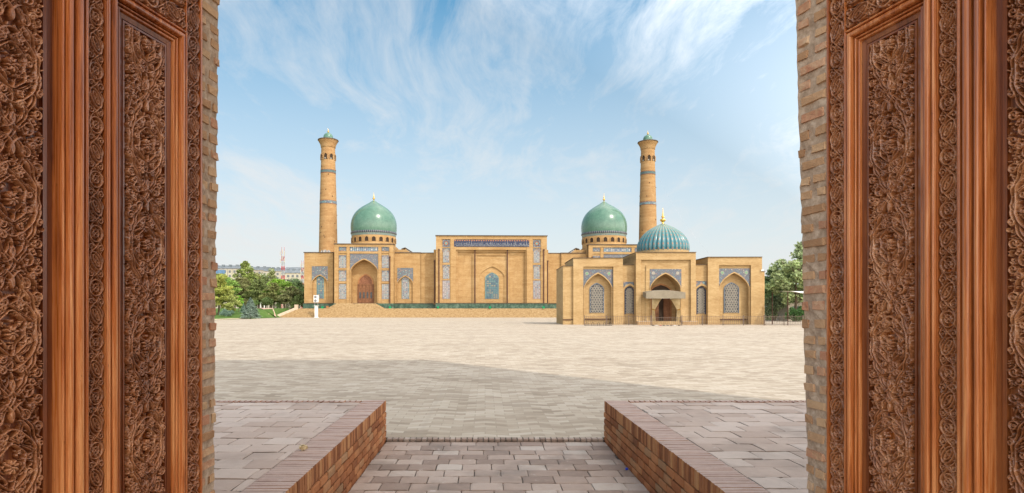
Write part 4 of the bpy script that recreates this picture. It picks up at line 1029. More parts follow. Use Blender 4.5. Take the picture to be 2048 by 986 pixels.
# ------------------------------------------------------------------ the small museum building with the ribbed dome
mf = Frame(78, 23.5); ux, uz = mf.x, mf.z
mus = empty('domed_library', (23.5, 78, 0), R(-.8), 'low pale brick building with a ribbed turquoise dome, canopy and curtained entrance', 'building')
def mbx(nm, a, b, y0, y1, t, u, mat='brick_pale', yy=None):
    yy = y0 if yy is None else yy; return body(nm, ux(a, yy), ux(b, yy), y0, y1, (-.1 if u is None else uz(u, yy)), uz(t, yy), mat, mus)
def mblock(a, b, top, ra, rb, rtop, sp0, sp1, ac, ah, aap, asp, win):
    """a projecting block with a tall niche"""
    mbx('pier', a, ra, 0, 9, top+3, None); mbx('pier', rb, b, 0, 9, top+3, None, yy=0)
    mbx('wall_top', a, b, -.01, 9, top, rtop); mbx('cornice', a-.6, b+.6, -.14, 9.1, top-1.1, top, 'cap')
    y = .28; xc = (ux(ra)+ux(rb))/2; h = (ux(rb, y)-ux(ra, y))/2-.10
    pts = arch_pts(xc, h, uz(asp, y), uz(aap, y))
    mb = MB(); arch_wall(mb, xc-h-.14, xc+h+.14, -.1, uz(rtop, 0)+.05, y, pts, .0, .75); mb.build('wall', M['brick_pale'], mus)
    mb = MB(); mb.quad((xc-h,y+.74,-.1),(xc+h,y+.74,-.1),(xc+h,y+.74,uz(aap)+.1),(xc-h,y+.74,uz(aap)+.1)); mb.build('niche_wall', M['brick_pale'], mus)
    mb = MB(); spandrel(mb, xc-h-.10, xc+h+.10, uz(sp1, y), uz(sp0, y), y-.03, arch_pts(xc, h-.02, uz(asp, y), uz(aap, y)+.16)); sp = mb.build('mosaic_spandrel', M['tile_blue_small'], mus)
    for t in (-1, 1):
        q = MB(); cx, cz = xc+t*(h-.42), uz(sp0, y)-.55
        for (rr, yy2, mt) in ((.30, .05, 'lattice_cream'), (.20, .06, 'green_lamp_dull')):
            q = MB(); vs = [(cx+(rr if k % 2 == 0 else rr*.62)*math.cos(k*math.pi/8), y-yy2, cz+(rr if k % 2 == 0 else rr*.62)*math.sin(k*math.pi/8)) for k in range(16)]
            q.add(vs+[(p[0], p[1]+.02, p[2]) for p in vs], [tuple(range(16))[::-1]]+[(k, (k+1)%16, 16+(k+1)%16, 16+k) for k in range(16)]); q.build('star', M[mt], sp)
    mb = MB(); arch_band(mb, y-.07, y-.002, arch_pts(xc, h-.0, uz(asp, y), uz(aap, y)+.18), arch_pts(xc, h-.1, uz(asp, y), uz(aap, y)), 0); mb.build('arch_rim', M['brick_pale'], mus)
    wa, wb, wt, wsp, wbt = win; wc = (ux(wa)+ux(wb))/2; wh = (ux(wb)-ux(wa))/2; yw = y+.68
    wp = arch_pts(wc, wh, uz(wsp), uz(wt)); mb = MB(); arch_panel(mb, yw, wp, uz(wbt)); wo = mb.build('window', M['dark_glass'], mus)
    mb = MB(); arch_band(mb, yw-.07, yw+.05, arch_pts(wc, wh+.06, uz(wsp), uz(wt)+.09), wp, uz(wbt)-.05); mb.build('frame', M['slate_blue'], wo)
    mb = MB(); lattice(mb, yw-.05, wp, uz(wbt), .35, .062); mb.build('lattice', M['lattice_cream'], wo)
M['tile_blue_small'] = tile('small_blue_mosaic', (.08,.105,.145), [(.30,.10,.05), (.42,.36,.28), (.04,.07,.20), (.09,.26,.28), (.33,.15,.08), (.05,.09,.22)], 5.2, .9)
M['green_lamp_dull'] = speck('green_glaze', (.10,.22,.12), (.16,.30,.17), (.22,.36,.22), 3, .4)
M['slate_blue'] = speck('slate_blue', (.10,.14,.20), (.14,.19,.26), (.2,.25,.3), 3, .5)
LK = .5
mblock(1147, 1246, 516, 1167, 1227, 533, 538.5, 575, 1196, 28, 547.5, 577, (1183, 1210, 566.5, 577, 625.5))
mblock(1415.5, 1523, 514.5, 1437.5, 1501, 530.5, 537, 573, 1468, 30, 546.5, 576, (1453.5, 1482, 565.5, 577, 625.5))
mbx('end_wall', 1127, 1148, .35, 8.5, 531.5, None, yy=0); mbx('cornice', 1126.5, 1148, .2, 8.6, 530.6, 531.5, 'cap', yy=0)
mbx('end_wall', 1522, 1530, .3, 8.5, 543, None, yy=0); mbx('cornice', 1522, 1531, .2, 8.6, 542, 543, 'cap', yy=0)
for a, b in ((1127, 1148),): mbx('ledge', a-.5, b, .25, .4, 638.5, 640.5, 'pipe', yy=0)
mbx('ledge', 1168, 1226, .85, 1.05, 637.5, 639.3, 'pipe', yy=0); mbx('ledge', 1438, 1500, .85, 1.05, 638, 639.8, 'pipe', yy=0)
for a, b, wa, wb, s0 in ((1246, 1273, 1252, 1267, 563.5), (1391, 1416, 1395.5, 1410.5, 562)):
    xa, xb = ux(a, LK)-.1, ux(b, LK)+.1; xc = (ux(wa, LK)+ux(wb, LK))/2; h = (ux(wb,LK)-ux(wa,LK))/2
    H2 = h+.24
    niche_wall(xa, xb, -.1, uz(530, LK), LK, xc, H2, uz(580, LK), uz(572-1, LK), 0.0, min(xc-xa, xb-xc)-.14, uz(581.5, LK), uz(s0, LK), (h, uz(627, LK), uz(581, LK), uz(574.5, LK)), 'dark_glass', mus, 'brick_pale', .3, (.20, .05))
    body('link', xa, xb, LK+.35, 8, 0, uz(530.5, LK), 'brick_pale', mus); body('cornice', xa, xb, LK-.12, 8, uz(530, LK), uz(529, LK), 'cap', mus)
# centre block: two stepped frames round the entrance arch
y0 = -.6; cc = (ux(1272.5, y0)+ux(1391.5, y0))/2
def cbx(nm, a, b, ya, yb, t, u, mat='brick_pale'): return body(nm, ux(a, y0), ux(b, y0), ya, yb, (-.1 if u is None else uz(u, y0)), uz(t, y0), mat, mus)
cbx('pier', 1272.5, 1282.5, y0, 9, 508, None); cbx('pier', 1381.5, 1391.5, y0, 9, 508, None); cbx('wall_top', 1272.5, 1391.5, y0-.01, 9, 505, 519.5); cbx('cornice', 1271.8, 1392.2, y0-.14, 9.1, 504, 505, 'cap')
cbx('jamb', 1282.5, 1293, y0+.28, 2, 519.5, None); cbx('jamb', 1371, 1381.5, y0+.28, 2, 519.5, None); cbx('band', 1293, 1371, y0+.29, 2, 519.5, 530)
y1 = y0+.14; xc = (ux(1300, y0)+ux(1363, y0))/2; h = (ux(1361.5, y0)-ux(1302, y0))/2
pts = arch_pts(xc, h, uz(577, y0), uz(547.5, y0))
mb = MB(); arch_wall(mb, ux(1293, y0), ux(1371, y0), -.1, uz(530, y0), y1, pts, 0, 2.2); mb.build('portal_wall', M['brick_pale'], mus)
mb = MB(); spandrel(mb, ux(1300.3,y0), ux(1363.3,y0), uz(576,y0), uz(538,y0), y1-.03, arch_pts(xc, h+.05, uz(577,y0), uz(547.5,y0)+.14)); sp = mb.build('mosaic_spandrel', M['tile_blue_small'], mus)
for t in (-1, 1):
    q = MB(); cx, cz = xc+t*(h-.35), uz(538, y0)-.52; vs = [(cx+(.27 if k % 2 == 0 else .17)*math.cos(k*math.pi/8), y1-.06, cz+(.27 if k % 2 == 0 else .17)*math.sin(k*math.pi/8)) for k in range(16)]
    q.add(vs+[(p[0], p[1]+.02, p[2]) for p in vs], [tuple(range(16))[::-1]]+[(k, (k+1)%16, 16+(k+1)%16, 16+k) for k in range(16)]); q.build('star', M['lattice_cream'], sp)
mb = MB(); arch_band(mb, y1-.1, y1-.002, arch_pts(xc, h+.08, uz(577,y0), uz(547.5,y0)+.17), pts, 0); mb.build('arch_rim', M['brick_pale'], mus)
yb = y1+2.18
mb = MB(); mb.quad((xc-h,yb,-.1),(xc+h,yb,-.1),(xc+h,yb,uz(545)),(xc-h,yb,uz(545))); mb.build('niche_wall', M['brick_pale'], mus)
ip = arch_pts(xc, 1.22, uz(580), uz(569)); mb = MB(); arch_panel(mb, yb-.05, ip, 0); mb.build('tympanum', M['dark'], mus)
mb = MB(); arch_band(mb, yb-.15, yb-.01, arch_pts(xc, 1.42, uz(580), uz(565.6)), ip, 0); mb.build('arch_rim', M['door_orange'], mus)
for t in (-1, 1):
    mb = MB(); A, B2 = sorted((xc+t*.32, xc+t*1.2)); mb.box(A, B2, yb-.25, yb-.15, .45, uz(582)); mb.box(A+.12, B2-.12, yb-.28, yb-.24, .7, 1.8); mb.box(A+.12, B2-.12, yb-.28, yb-.24, 2.0, 3.8)
    mb.build('door_leaf', M['door_wood'], mus)
mb = MB()
for k in range(3): mb.box(xc-2.0+.12*k, xc+2.0-.12*k, y0-.9+.3*k, yb, 0, .15*(k+1))
mb.build('entrance_steps', M['steps'], mus)
for a, b in ((1273, 1302), (1362, 1391)):
    cbx('bench_plinth', a, b, y0-.75, y0+.1, 642.8, None, 'bench'); cbx('plinth_ledge', a-.4, b+.4, y0-.8, y0+.1, 642, 642.8, 'kerb')
# canopy: curved front edge on two arms
cv = MB(); N = 16; yc0, yc1 = y0-1.7, y0+.02
def cw(px): return (px-CX)/F*(78+yc0)-23.5
def czz(py): return CAMZ+(HY-py)/F*(78+yc0)
xa, xb = cw(1293), cw(1371.5)
for k in range(N):
    t0, t1 = k/N, (k+1)/N; f = lambda t: czz(584.8)+.24*math.sin(math.pi*t)**.8*1.0
    X0, X1 = xa+(xb-xa)*t0, xa+(xb-xa)*t1; zl = czz(597.0)
    cv.quad((X0,yc0,zl),(X1,yc0,zl),(X1,yc0,f(t1)),(X0,yc0,f(t0))); cv.quad((X0,yc0,f(t0)),(X1,yc0,f(t1)),(X1,yc1,f(t1)+.12),(X0,yc1,f(t0)+.12))
for X0 in (xa, xb): cv.add([(X0,yc0,czz(597)),(X0,yc0,czz(584.8)),(X0,yc1,czz(584.8)+.12),(X0,yc1,czz(597)+.3)], [(0,1,2,3)])
can = cv.build('canopy', M['canvas'], mus)
mb = MB()
for X0 in (xa+.05, xb-.05, (xa+xb)/2): mb.tube([(X0, yc0+.05, czz(597)+.02), (X0, yc1, czz(597)+.32)], .03)
mb.tube([(xa, yc0+.04, czz(597)+.02), (xb, yc0+.04, czz(597)+.02)], .03); mb.build('canopy_frame', M['black_iron'], can)
# curtains gathered at the sides
for t in (-1, 1):
    mb = MB(); mb.smooth = True; nu, nv = 40, 24; vs = []
    zt_, zm, zl = uz(594, y0-.5), 1.9, .35
    for j in range(nv+1):
        v = j/nv; z = zt_+(zl-zt_)*v
        if z > zm: q = (zt_-z)/(zt_-zm); inner = .28+(1.42-.28)*(q**.75)
        else: inner = 1.42-.10*(zm-z)/(zm-zl)
        outer = h-.12
        for i in range(nu+1):
            u = i/nu; xx = inner+(outer-inner)*u
            vs.append((xc+t*xx, y1-.28+.09*math.sin(u*44+v*1.5)*(.6+.4*v), z))
    mb.add(vs, [(j*(nu+1)+i, j*(nu+1)+i+1, (j+1)*(nu+1)+i+1, (j+1)*(nu+1)+i) for j in range(nv) for i in range(nu)])
    cu = mb.build('curtain', M['cream_cloth'], mus)
    mb = MB(); mb.tube([(xc+t*1.38, y1-.42, 1.9), (xc+t*1.7, y1-.45, 1.95), (xc+t*(h-.1), y1-.3, 2.05)], .05); mb.build('tieback', M['gold'], cu)
# ribbed dome
yd = 6.2; kd = (78+yd)/F; xd = (1324.5-CX)*kd-23.5; dz = lambda p: CAMZ+(HY-p)*kd
mb = MB(); mb.lathe([(3.5, 7.5), (3.5, dz(503))], xd, yd, 48); mb.build('drum', M['brick_pale'], mus)
prof = [(49.6, 506), (50.8, 500), (51.1, 495), (50.3, 489.5), (48.2, 483.5), (45, 477.5), (40.8, 471.5), (35.6, 466), (29.5, 461), (22.8, 456.8), (15.8, 453), (9, 450), (4, 447.8), (.8, 446.6)]
mb = MB(); mb.smooth = True; mb.lathe([(r*kd, dz(p)) for r, p in prof], xd, yd, 432, False, 36, .045); dm = mb.build('dome', M['ribdome'], mus); dm.data.shade_smooth()
finial(dm, xd, yd, dz(448.5), dz(414.5), .42)
# floodlights on the wall corner
def small_light(nm, lab, x, y, z, s=.28):
    mb = MB(); mb.box(-s/2, s/2, -s*.4, s*.2, -s*.35, s*.35); mb.box(-.03, .03, 0, s*.9, -.03, .03)
    return tag(mb.build(nm, M['white'], None, (x, y, z)), lab, 'floodlight')
small_light('floodlight', 'small white floodlight on the left end wall of the domed brick building', 23.5+ux(1133.5), 78+.92, uz(537), .34)
small_light('floodlight', 'small white floodlight at the right roof corner of the domed brick building', 23.5+ux(1522), 77.7, uz(541), .26)

# ------------------------------------------------------------------ railings
def railing(name, x0, x1, y, z0, lab, h=1.15, step=.16, ov=None):
    e = empty(name, ((x0+x1)/2, y, z0), 0, lab, 'railing'); L = (x1-x0)/2
    mb = MB(); mb.box(-L, L, -.015, .015, h-.03, h); mb.box(-L, L, -.015, .015, .16, .19); mb.build('rails', M['rail'], e)
    mb = MB(); x = -L; k = 0
    while x < L: mb.box(x-.014, x+.014, -.014, .014, .16, h+(.10 if k % 2 else .03)); x += step; k += 1
    mb.build('bars', M['rail'], e)
    x = -L
    while x <= L+.01: mb = MB(); mb.box(x-.035, x+.035, -.035, .035, 0, h+.12); mb.box(x-.05, x+.05, -.05, .05, h+.12, h+.16); mb.build('post', M['rail'], e); x += 2*L/max(1, round(2*L/2.6))
    return e
def PX(px, D): return (px-CX)/F*D
railing('iron_railing', PX(1169, 74.5), PX(1302, 74.5), 74.5, 0, 'thin brown iron railing left of the canopied entrance', 1.1, .24)
railing('iron_railing', PX(1364, 74), PX(1528, 74), 74, 0, 'thin brown iron railing right of the canopied entrance', 1.1, .24)
railing('iron_railing', PX(1304, 73.2), PX(1362, 73.2), 73.2, 0, 'short brown iron railing in front of the curtained entrance', 1.0, .24)
railing('iron_railing', PX(1530, 74.5), PX(1720, 74.5), 74.5, 0, 'brown iron railing before the right garden', 1.12, .2)
# a tubular bicycle rack before the left niche
e = empty('bicycle_rack', (PX(1195, 72.5), 72.5, 0), 0, 'low grey tube bicycle rack before the left niche of the domed building', 'bicycle rack')
for k in range(5):
    mb = MB(); x = -1.4+k*.7; mb.tube([(x,0,0),(x,0,.3),(x+.12,0,.42),(x+.26,0,.3),(x+.26,0,0)], .022); mb.build('hoop', M['black_iron'], e)
mb = MB(); mb.box(-1.6, 1.8, -.03, .03, .02, .06); mb.build('base_rail', M['black_iron'], e)
# pairs of shoes left on the ground before the door
shc = [('dark', 'black'), ('white', 'white'), ('red', 'red'), ('dark', 'black'), ('navy', 'dark blue'), ('pipe', 'brown'), ('white', 'white'), ('dark', 'black')]
for k, (mt, cn) in enumerate(shc):
    mb = MB(); mb.smooth = True
    for s in (-.07, .07):
        b = len(mb.v); pr = [(0,.035,.07),(.06,.048,.10),(.14,.04,.07),(.22,.05,.055),(.28,.03,.04)]
        vs = []
        for (yy, w, hh) in pr: vs += [(s-w, -yy, 0), (s-w*.85, -yy, hh*.8), (s, -yy, hh), (s+w*.85, -yy, hh*.8), (s+w, -yy, 0)]
        mb.add(vs, [(i*5+j, i*5+j+1, (i+1)*5+j+1, (i+1)*5+j) for i in range(4) for j in range(4)]+[(0,1,2,3,4),(24,23,22,21,20)])
    px = 1306+k*7.2
    tag(mb.build('shoes', M[mt], None, (PX(px, 72.6), 72.6+rng.uniform(-.2,.2), .003)), f'{cn} shoes before the curtained door, {"first second third fourth fifth sixth seventh eighth".split()[k]} pair from the left', 'shoes', 'shoes left before the entrance')

# things on the terrace and plaza by the mosque
ac = empty('air_conditioner', (PX(632.5, 150), 150, 3.0), 0, 'white two-fan air conditioner unit raised on the white pillar before the mosque steps', 'air conditioner')
mb = MB(); mb.box(-.58, .58, -.3, .3, .85, 2.6); mb.build('casing', M['white'], ac)
for k in range(2):
    mb = MB(); vs = [(-.12+.36*math.cos(a), -.31, 1.24+.90*k+.36*math.sin(a)) for a in np.linspace(0, 2*math.pi, 20, False)]
    mb.add(vs+[(p[0], -.28, p[2]) for p in vs], [tuple(range(20))[::-1]]+[(i, (i+1) % 20, 20+(i+1) % 20, 20+i) for i in range(20)]); mb.build('fan', M['fan_grey'], ac)
mb = MB(); mb.box(-.45, -.38, -.2, .2, 0, .78); mb.box(.38, .45, -.2, .2, 0, .78); mb.box(-.5, .5, -.25, .25, .70, .78); mb.build('feet', M['fan_grey'], ac)
mb = MB(); mb.box(-.46, .46, -.46, .46, 0, .12); mb.box(-.34, .34, -.34, .34, .12, 2.9); mb.box(-.48, .48, -.48, .48, 2.9, 3.0)
tag(mb.build('white_pillar', M['white'], None, (PX(632.8, 150), 150, 0)), 'plain white square pillar on the plaza before the mosque steps', 'pillar')
for k, (px, w) in enumerate(((645, 'below the left wing'), (780, 'at the foot of the left portal'), (876, 'at the left corner of the central portal'), (980, 'below the central window'), (1087, 'at the right corner of the central portal'))):
    mb = MB(); mb.box(-.26, .26, -.16, .16, .12, .55); mb.box(-.3, .3, -.2, .2, 0, .12); mb.box(-.2, .2, -.2, -.155, .18, .48)
    tag(mb.build('green_floodlight', M['green_lamp'], None, (PX(px, 155.5), 155.5, ZT0+.0)), f'bright green floodlight on the terrace {w}', 'floodlight', 'green floodlights on the terrace')
mb = MB(); mb.box(-.3, .3, -.3, .3, 0, .6); mb.box(-.34, .34, -.34, .34, .6, .68)
tag(mb.build('terracotta_pot', M['door_orange'], None, (PX(655, 155.7), 155.7, ZT0)), 'orange square planter on the terrace beside the portal steps', 'planter')
# satellite dishes on the left wing
for k, (px, r) in enumerate(((645, .38), (650.5, .5), (657, .42))):
    e = empty('satellite_dish', (PX(px, 163), 163, mz(506.5)), 0, ['left', 'middle', 'right'][k]+' one of three grey satellite dishes on the roof of the left wing', 'satellite dish', 'satellite dishes on the left wing')
    mb = MB(); mb.smooth = True; mb.lathe([(.02, 0), (r*.5, .06), (r, .24)], n=20, cap=False); d = mb.build('dish', M['grey_metal'] if 'grey_metal' in M else M['kerb'], e); d.rotation_euler = (R(70), 0, R(-30+30*k)); d.location = (0, 0, .7)
    mb = MB(); mb.tube([(0,0,0),(0,0,.9)], .05); mb.build('mast', M['black_iron'], e)
# ------------------------------------------------------------------ trees
def crown_mesh(name, seed, H, Rr, kind, nleaf, size):
    """real leaf-sized faces gathered in clumps through the crown's volume; conifers as drooping tiers"""
    g = np.random.default_rng(seed); pts = []; 
    if kind == 'cone':
        n = nleaf; t = g.random(n)**.62; tiers = 13
        zz = 1-t; a = g.random(n)*2*np.pi; lump = 1+.16*np.sin(a*5+zz*23)+.14*np.sin(a*3-zz*41)
        band = .74+.26*((zz*tiers) % 1.0 < .55)
        rr = Rr*(1-zz)**.85*lump*band*(.55+.45*g.random(n)**.4)
        P = np.stack([rr*np.cos(a), rr*np.sin(a), .06*H+zz*H*.94-.08*rr], 1)
    else:
        nc = {'round': 60, 'loose': 46, 'tall': 55, 'pine': 44, 'bush': 24}[kind]; P = []
        for c in range(nc):
            while True:
                q = g.uniform(-1, 1, 3)
                if np.dot(q, q) < 1: break
            if kind == 'tall': cz = .12+.88*(q[2]*.5+.5); w = math.sin(math.pi*min(1, .16+cz*.84))**.7
            elif kind == 'pine': cz = .10+.90*(q[2]*.5+.5); w = (1.05-cz)**.6*1.2
            elif kind == 'bush': cz = .15+.8*(q[2]*.5+.5); w = math.sqrt(max(0, 1-(cz*1.05)**2))+.25
            else: cz = .26+.72*(q[2]*.5+.5); w = math.sin(math.pi*min(.97, .10+.90*(cz-.2)/.8))**.55
            c0 = np.array([q[0]*Rr*w*.86, q[1]*Rr*w*.86, cz*H*.97])
            cr = Rr*g.uniform(.16, .34)*({'pine': .9, 'tall': .95, 'loose': .8}.get(kind, 1))
            m = int(nleaf/nc*g.uniform(.5, 1.5)); d = g.normal(size=(m, 3)); d /= np.linalg.norm(d, axis=1)[:, None]
            rad = cr*(.35+.65*g.random(m)**.5)[:, None]; sq = np.array([1.15, 1.15, .62 if kind in ('pine', 'round') else .85])
            P.append(c0+d*rad*sq)
        P = np.concatenate(P)
    n = len(P); u = g.normal(size=(n, 3)); u /= np.linalg.norm(u, axis=1)[:, None]
    v = g.normal(size=(n, 3)); v -= u*(u*v).sum(1)[:, None]; v /= np.linalg.norm(v, axis=1)[:, None]
    s = size*g.uniform(.6, 1.3, n)[:, None]; asp = .55
    V = np.stack([P-u*s, P+v*s*asp, P+u*s, P-v*s*asp], 1).reshape(-1, 3)
    me = bpy.data.meshes.new(name); me.vertices.add(4*n); me.vertices.foreach_set('co', V.reshape(-1).astype(np.float32))
    me.loops.add(4*n); me.loops.foreach_set('vertex_index', np.arange(4*n, dtype=np.int32)); me.polygons.add(n)
    me.polygons.foreach_set('loop_start', (np.arange(n)*4).astype(np.int32)); me.materials.append(M['leaf']); me.update(calc_edges=True)
    return me
def trunk_mesh(name, seed, H, Rr, kind):
    g = random.Random(seed); mb = MB(); top = {'cone': .97, 'bush': .4}.get(kind, .8); r = .018*H+.03
    x = y = 0; pts = []
    for k in range(7): pts.append((x, y, -.3+(H*top+.3)*k/6)); x += g.uniform(-.03, .03)*H*.5; y += g.uniform(-.03, .03)*H*.5
    mb.tube(pts, r, 7, r*.25)
    for k in range(0 if kind == 'cone' else 9):
        i = g.randint(2, 5) if kind != 'bush' else 1; p = pts[i]; a = g.uniform(0, 6.28); L = Rr*g.uniform(.5, .85)
        mb.tube([p, (p[0]+L*.5*math.cos(a), p[1]+L*.5*math.sin(a), p[2]+L*.35), (p[0]+L*math.cos(a), p[1]+L*math.sin(a), p[2]+L*.8)], r*.42, 5, r*.12)
    me = bpy.data.meshes.new(name); me.from_pydata(mb.v, [], mb.f); me.materials.append(M['bark']); me.update(); return me
PROTO = {}
def proto(kind, var, dens=1.0):
    key = (kind, var)
    if key not in PROTO:
        Hh, Rr, n, sz = {'cone': (10, 2.9, 7000, .20), 'round': (10, 4.0, 7600, .22), 'loose': (10, 3.2, 4600, .22), 'tall': (10, 2.3, 5200, .20), 'pine': (10, 3.8, 7800, .19), 'bush': (10, 7.5, 5200, .40)}[kind]
        PROTO[key] = (crown_mesh('crown', hash_(kind)+var*17, Hh, Rr, kind, n, sz), trunk_mesh('trunk', hash_(kind)+var, Hh, Rr, kind))
    return PROTO[key]
def hash_(s): return sum(ord(c)*(i+3) for i, c in enumerate(s))
TID = [0]
def tree(name, px, ytop, D, kind, color, label, z0=None, wid=1.0, var=None, cat='tree', group=None):
    """px, ytop: where the tree stands and how tall it is, converted to metres at distance D"""
    x = PX(px, D); z0 = terrain(x, D) if z0 is None else z0; H = CAMZ+(HY-ytop)/F*D-z0
    var = TID[0] % 3 if var is None else var; TID[0] += 1
    cm, tm = proto(kind, var); s = H/10
    e = empty(name, (x, D, z0), rng.uniform(0, 6.28), label, cat, group)
    for nm, me in (('crown', cm), ('trunk', tm)):
        o = bpy.data.objects.new(nm, me); C.objects.link(o); o.parent = e; o.color = (*color, 1); o.scale = (s*wid, s*wid, s)
    return e
LIME, OLIVE, DEEP, GREY, YEL, MID, PALE = (.16,.17,.04), (.10,.10,.04), (.055,.08,.03), (.075,.115,.085), (.15,.16,.035), (.075,.125,.03), (.13,.15,.06)
G1 = 'trees in the garden left of the mosque'
tree('pine_tree', 437, 541, 132, 'pine', LIME, 'bright yellow-green pine at the left edge, nearest to the brick reveal', None, 1.15, 0)
tree('pine_tree', 462, 577, 131, 'pine', (.15,.165,.05), 'low yellowish pine between the left edge pine and the blue spruce', None, 1.2, 1)
tree('juniper_bush', 450, 618, 126, 'bush', GREY, 'grey-green juniper bush at the foot of the left pines', None, .9, 0, 'bush')
tree('juniper_bush', 461, 620, 127, 'bush', GREY, 'smaller juniper bush just right of the other one', None, .9, 1, 'bush')
tree('young_tree', 477, 588, 140, 'round', (.09,.17,.02), 'young vivid green tree with a thin stem beside the blue spruce', None, .8, 2)
tree('blue_spruce', 501, 595, 128, 'cone', (.09,.12,.095), 'blue-grey spruce shaped like a cone on the lawn', None, 1.55, 0)
tree('blue_spruce', 487, 606, 138, 'cone', (.085,.13,.10), 'smaller blue-grey spruce half hidden behind the other one', None, 1.2, 1)
back = [  # px, top, D, kind, colour, width, label
 (491, 517, 205, 'tall', (.105,.125,.035), .9, 'tall pointed yellow-green poplar, highest of the garden trees'),
 (480, 546, 185, 'pine', OLIVE, 1.0, 'dark olive pine right of the bright edge pines'),
 (505, 541, 215, 'loose', (.12,.12,.05), 1.1, 'thin brownish tree right of the tall pointed poplar'),
 (518, 556, 178, 'pine', (.075,.09,.03), 1.25, 'broad dark pine in the middle of the garden'),
 (531, 549, 200, 'loose', (.10,.12,.045), 1.0, 'loose olive tree behind the broad dark pine'),
 (543, 536, 230, 'tall', (.11,.12,.05), .8, 'slender olive tree beneath the nearer mast'),
 (548, 562, 172, 'pine', (.095,.10,.035), 1.2, 'olive pine with its trunk showing beside the path'),
 (560, 553, 190, 'round', (.10,.16,.02), 1.0, 'round yellow-green tree below the nearer mast'),
 (574, 558, 182, 'round', (.085,.135,.022), .95, 'round fresh green tree left of the mosque wing'),
 (585, 568, 170, 'loose', (.09,.095,.04), 1.3, 'brownish drooping tree just left of the mosque wing'),
 (598, 560, 188, 'round', DEEP, 1.0, 'dark green tree touching the left wing of the mosque'),
 (606, 572, 178, 'round', (.05,.075,.025), .9, 'very dark tree at the corner of the left wing'),
 (570, 585, 165, 'loose', (.10,.105,.045), 1.3, 'low brownish tree above the terrace end'),
 (592, 590, 168, 'bush', (.07,.09,.03), .6, 'low olive shrub beside the terrace end'),
 (535, 592, 168, 'round', (.06,.085,.03), 1.0, 'small dark tree behind the lawn'),
 (446, 548, 175, 'round', (.10,.15,.035), 1.1, 'green tree behind the bright edge pine'),
 (466, 560, 190, 'loose', OLIVE, 1.2, 'olive tree behind the low yellowish pine'),
 (525, 545, 235, 'tall', (.10,.115,.045), .9, 'narrow tree far behind the broad dark pine'),
 (512, 600, 172, 'bush', (.08,.12,.04), .6, 'rounded shrub at the far side of the lawn'),
 (556, 604, 170, 'bush', (.06,.09,.03), .5, 'low dark shrub at the head of the path'),
 (420, 540, 170, 'round', MID, 1.1, 'green tree partly behind the left brick reveal'),
]
for (px, yt, D, k, c, w, lab) in back:
    tree('shrub' if k == 'bush' else {'tall': 'poplar_tree', 'pine': 'pine_tree'}.get(k, 'broadleaf_tree'), px, yt, D, k, tuple(v*1.06 for v in c), lab, None, w*1.22, None, 'bush' if k == 'bush' else 'tree', None if k == 'bush' else G1)
G2 = 'trees in the garden right of the domed building'
RT = [(1548, 527, 108, 'tall', (.085,.12,.05), 1.25, 'dark leafy tree with a pointed top next to the domed building'),
 (1534, 548, 118, 'round', (.045,.085,.035), 1.0, 'dark green tree touching the right end of the domed building'),
 (1562, 548, 112, 'round', (.10,.135,.05), .9, 'mid green tree behind the white awning'),
 (1590, 508, 100, 'loose', (.14,.165,.075), 1.2, 'tall pale green tree beside the right brick reveal'),
 (1610, 480, 104, 'loose', (.14,.165,.085), 1.2, 'tallest pale green tree, partly behind the right brick reveal'),
 (1572, 560, 128, 'round', (.06,.10,.03), 1.1, 'dark tree in the second row behind the white awning'),
 (1550, 590, 104, 'bush', (.075,.09,.045), .6, 'olive shrub under the dark leafy tree'),
 (1600, 612, 98, 'bush', (.035,.07,.02), .7, 'clipped dark hedge bush behind the railing at the right'),
 (1585, 614, 99, 'bush', (.04,.08,.025), .6, 'clipped hedge bush under the white awning'),
 (1556, 617, 116, 'bush', (.05,.12,.03), .5, 'small round green bush on the right lawn')]
for (px, yt, D, k, c, w, lab) in RT:
    tree('shrub' if k == 'bush' else 'broadleaf_tree', px, yt, D, k, c, lab, .03, w, None, 'bush' if k == 'bush' else 'tree', None if k == 'bush' else G2)
for k, (px, yt, D) in enumerate(((1403, 526.5, 130), (1408, 527, 128))):
    tree('broadleaf_tree', px, yt-1, D, 'round', DEEP, f'dark tree top showing over the low wall left of the right block, {"nearer" if k else "farther"} one', 0, .8)
# distant belt of trees that closes the horizon
for k in range(26):
    px = 330+k*14 if k < 20 else 1500+(k-20)*22
    tree('broadleaf_tree', px, 559+rng.uniform(-7, 8), 255+rng.uniform(-20, 20), 'round', (.06+rng.uniform(-.01,.02), .085, .04), 'one of the hazy dark trees in the far belt before the apartment blocks', 2.0 if k < 20 else 0, 1.2, None, 'tree', 'far belt of trees')

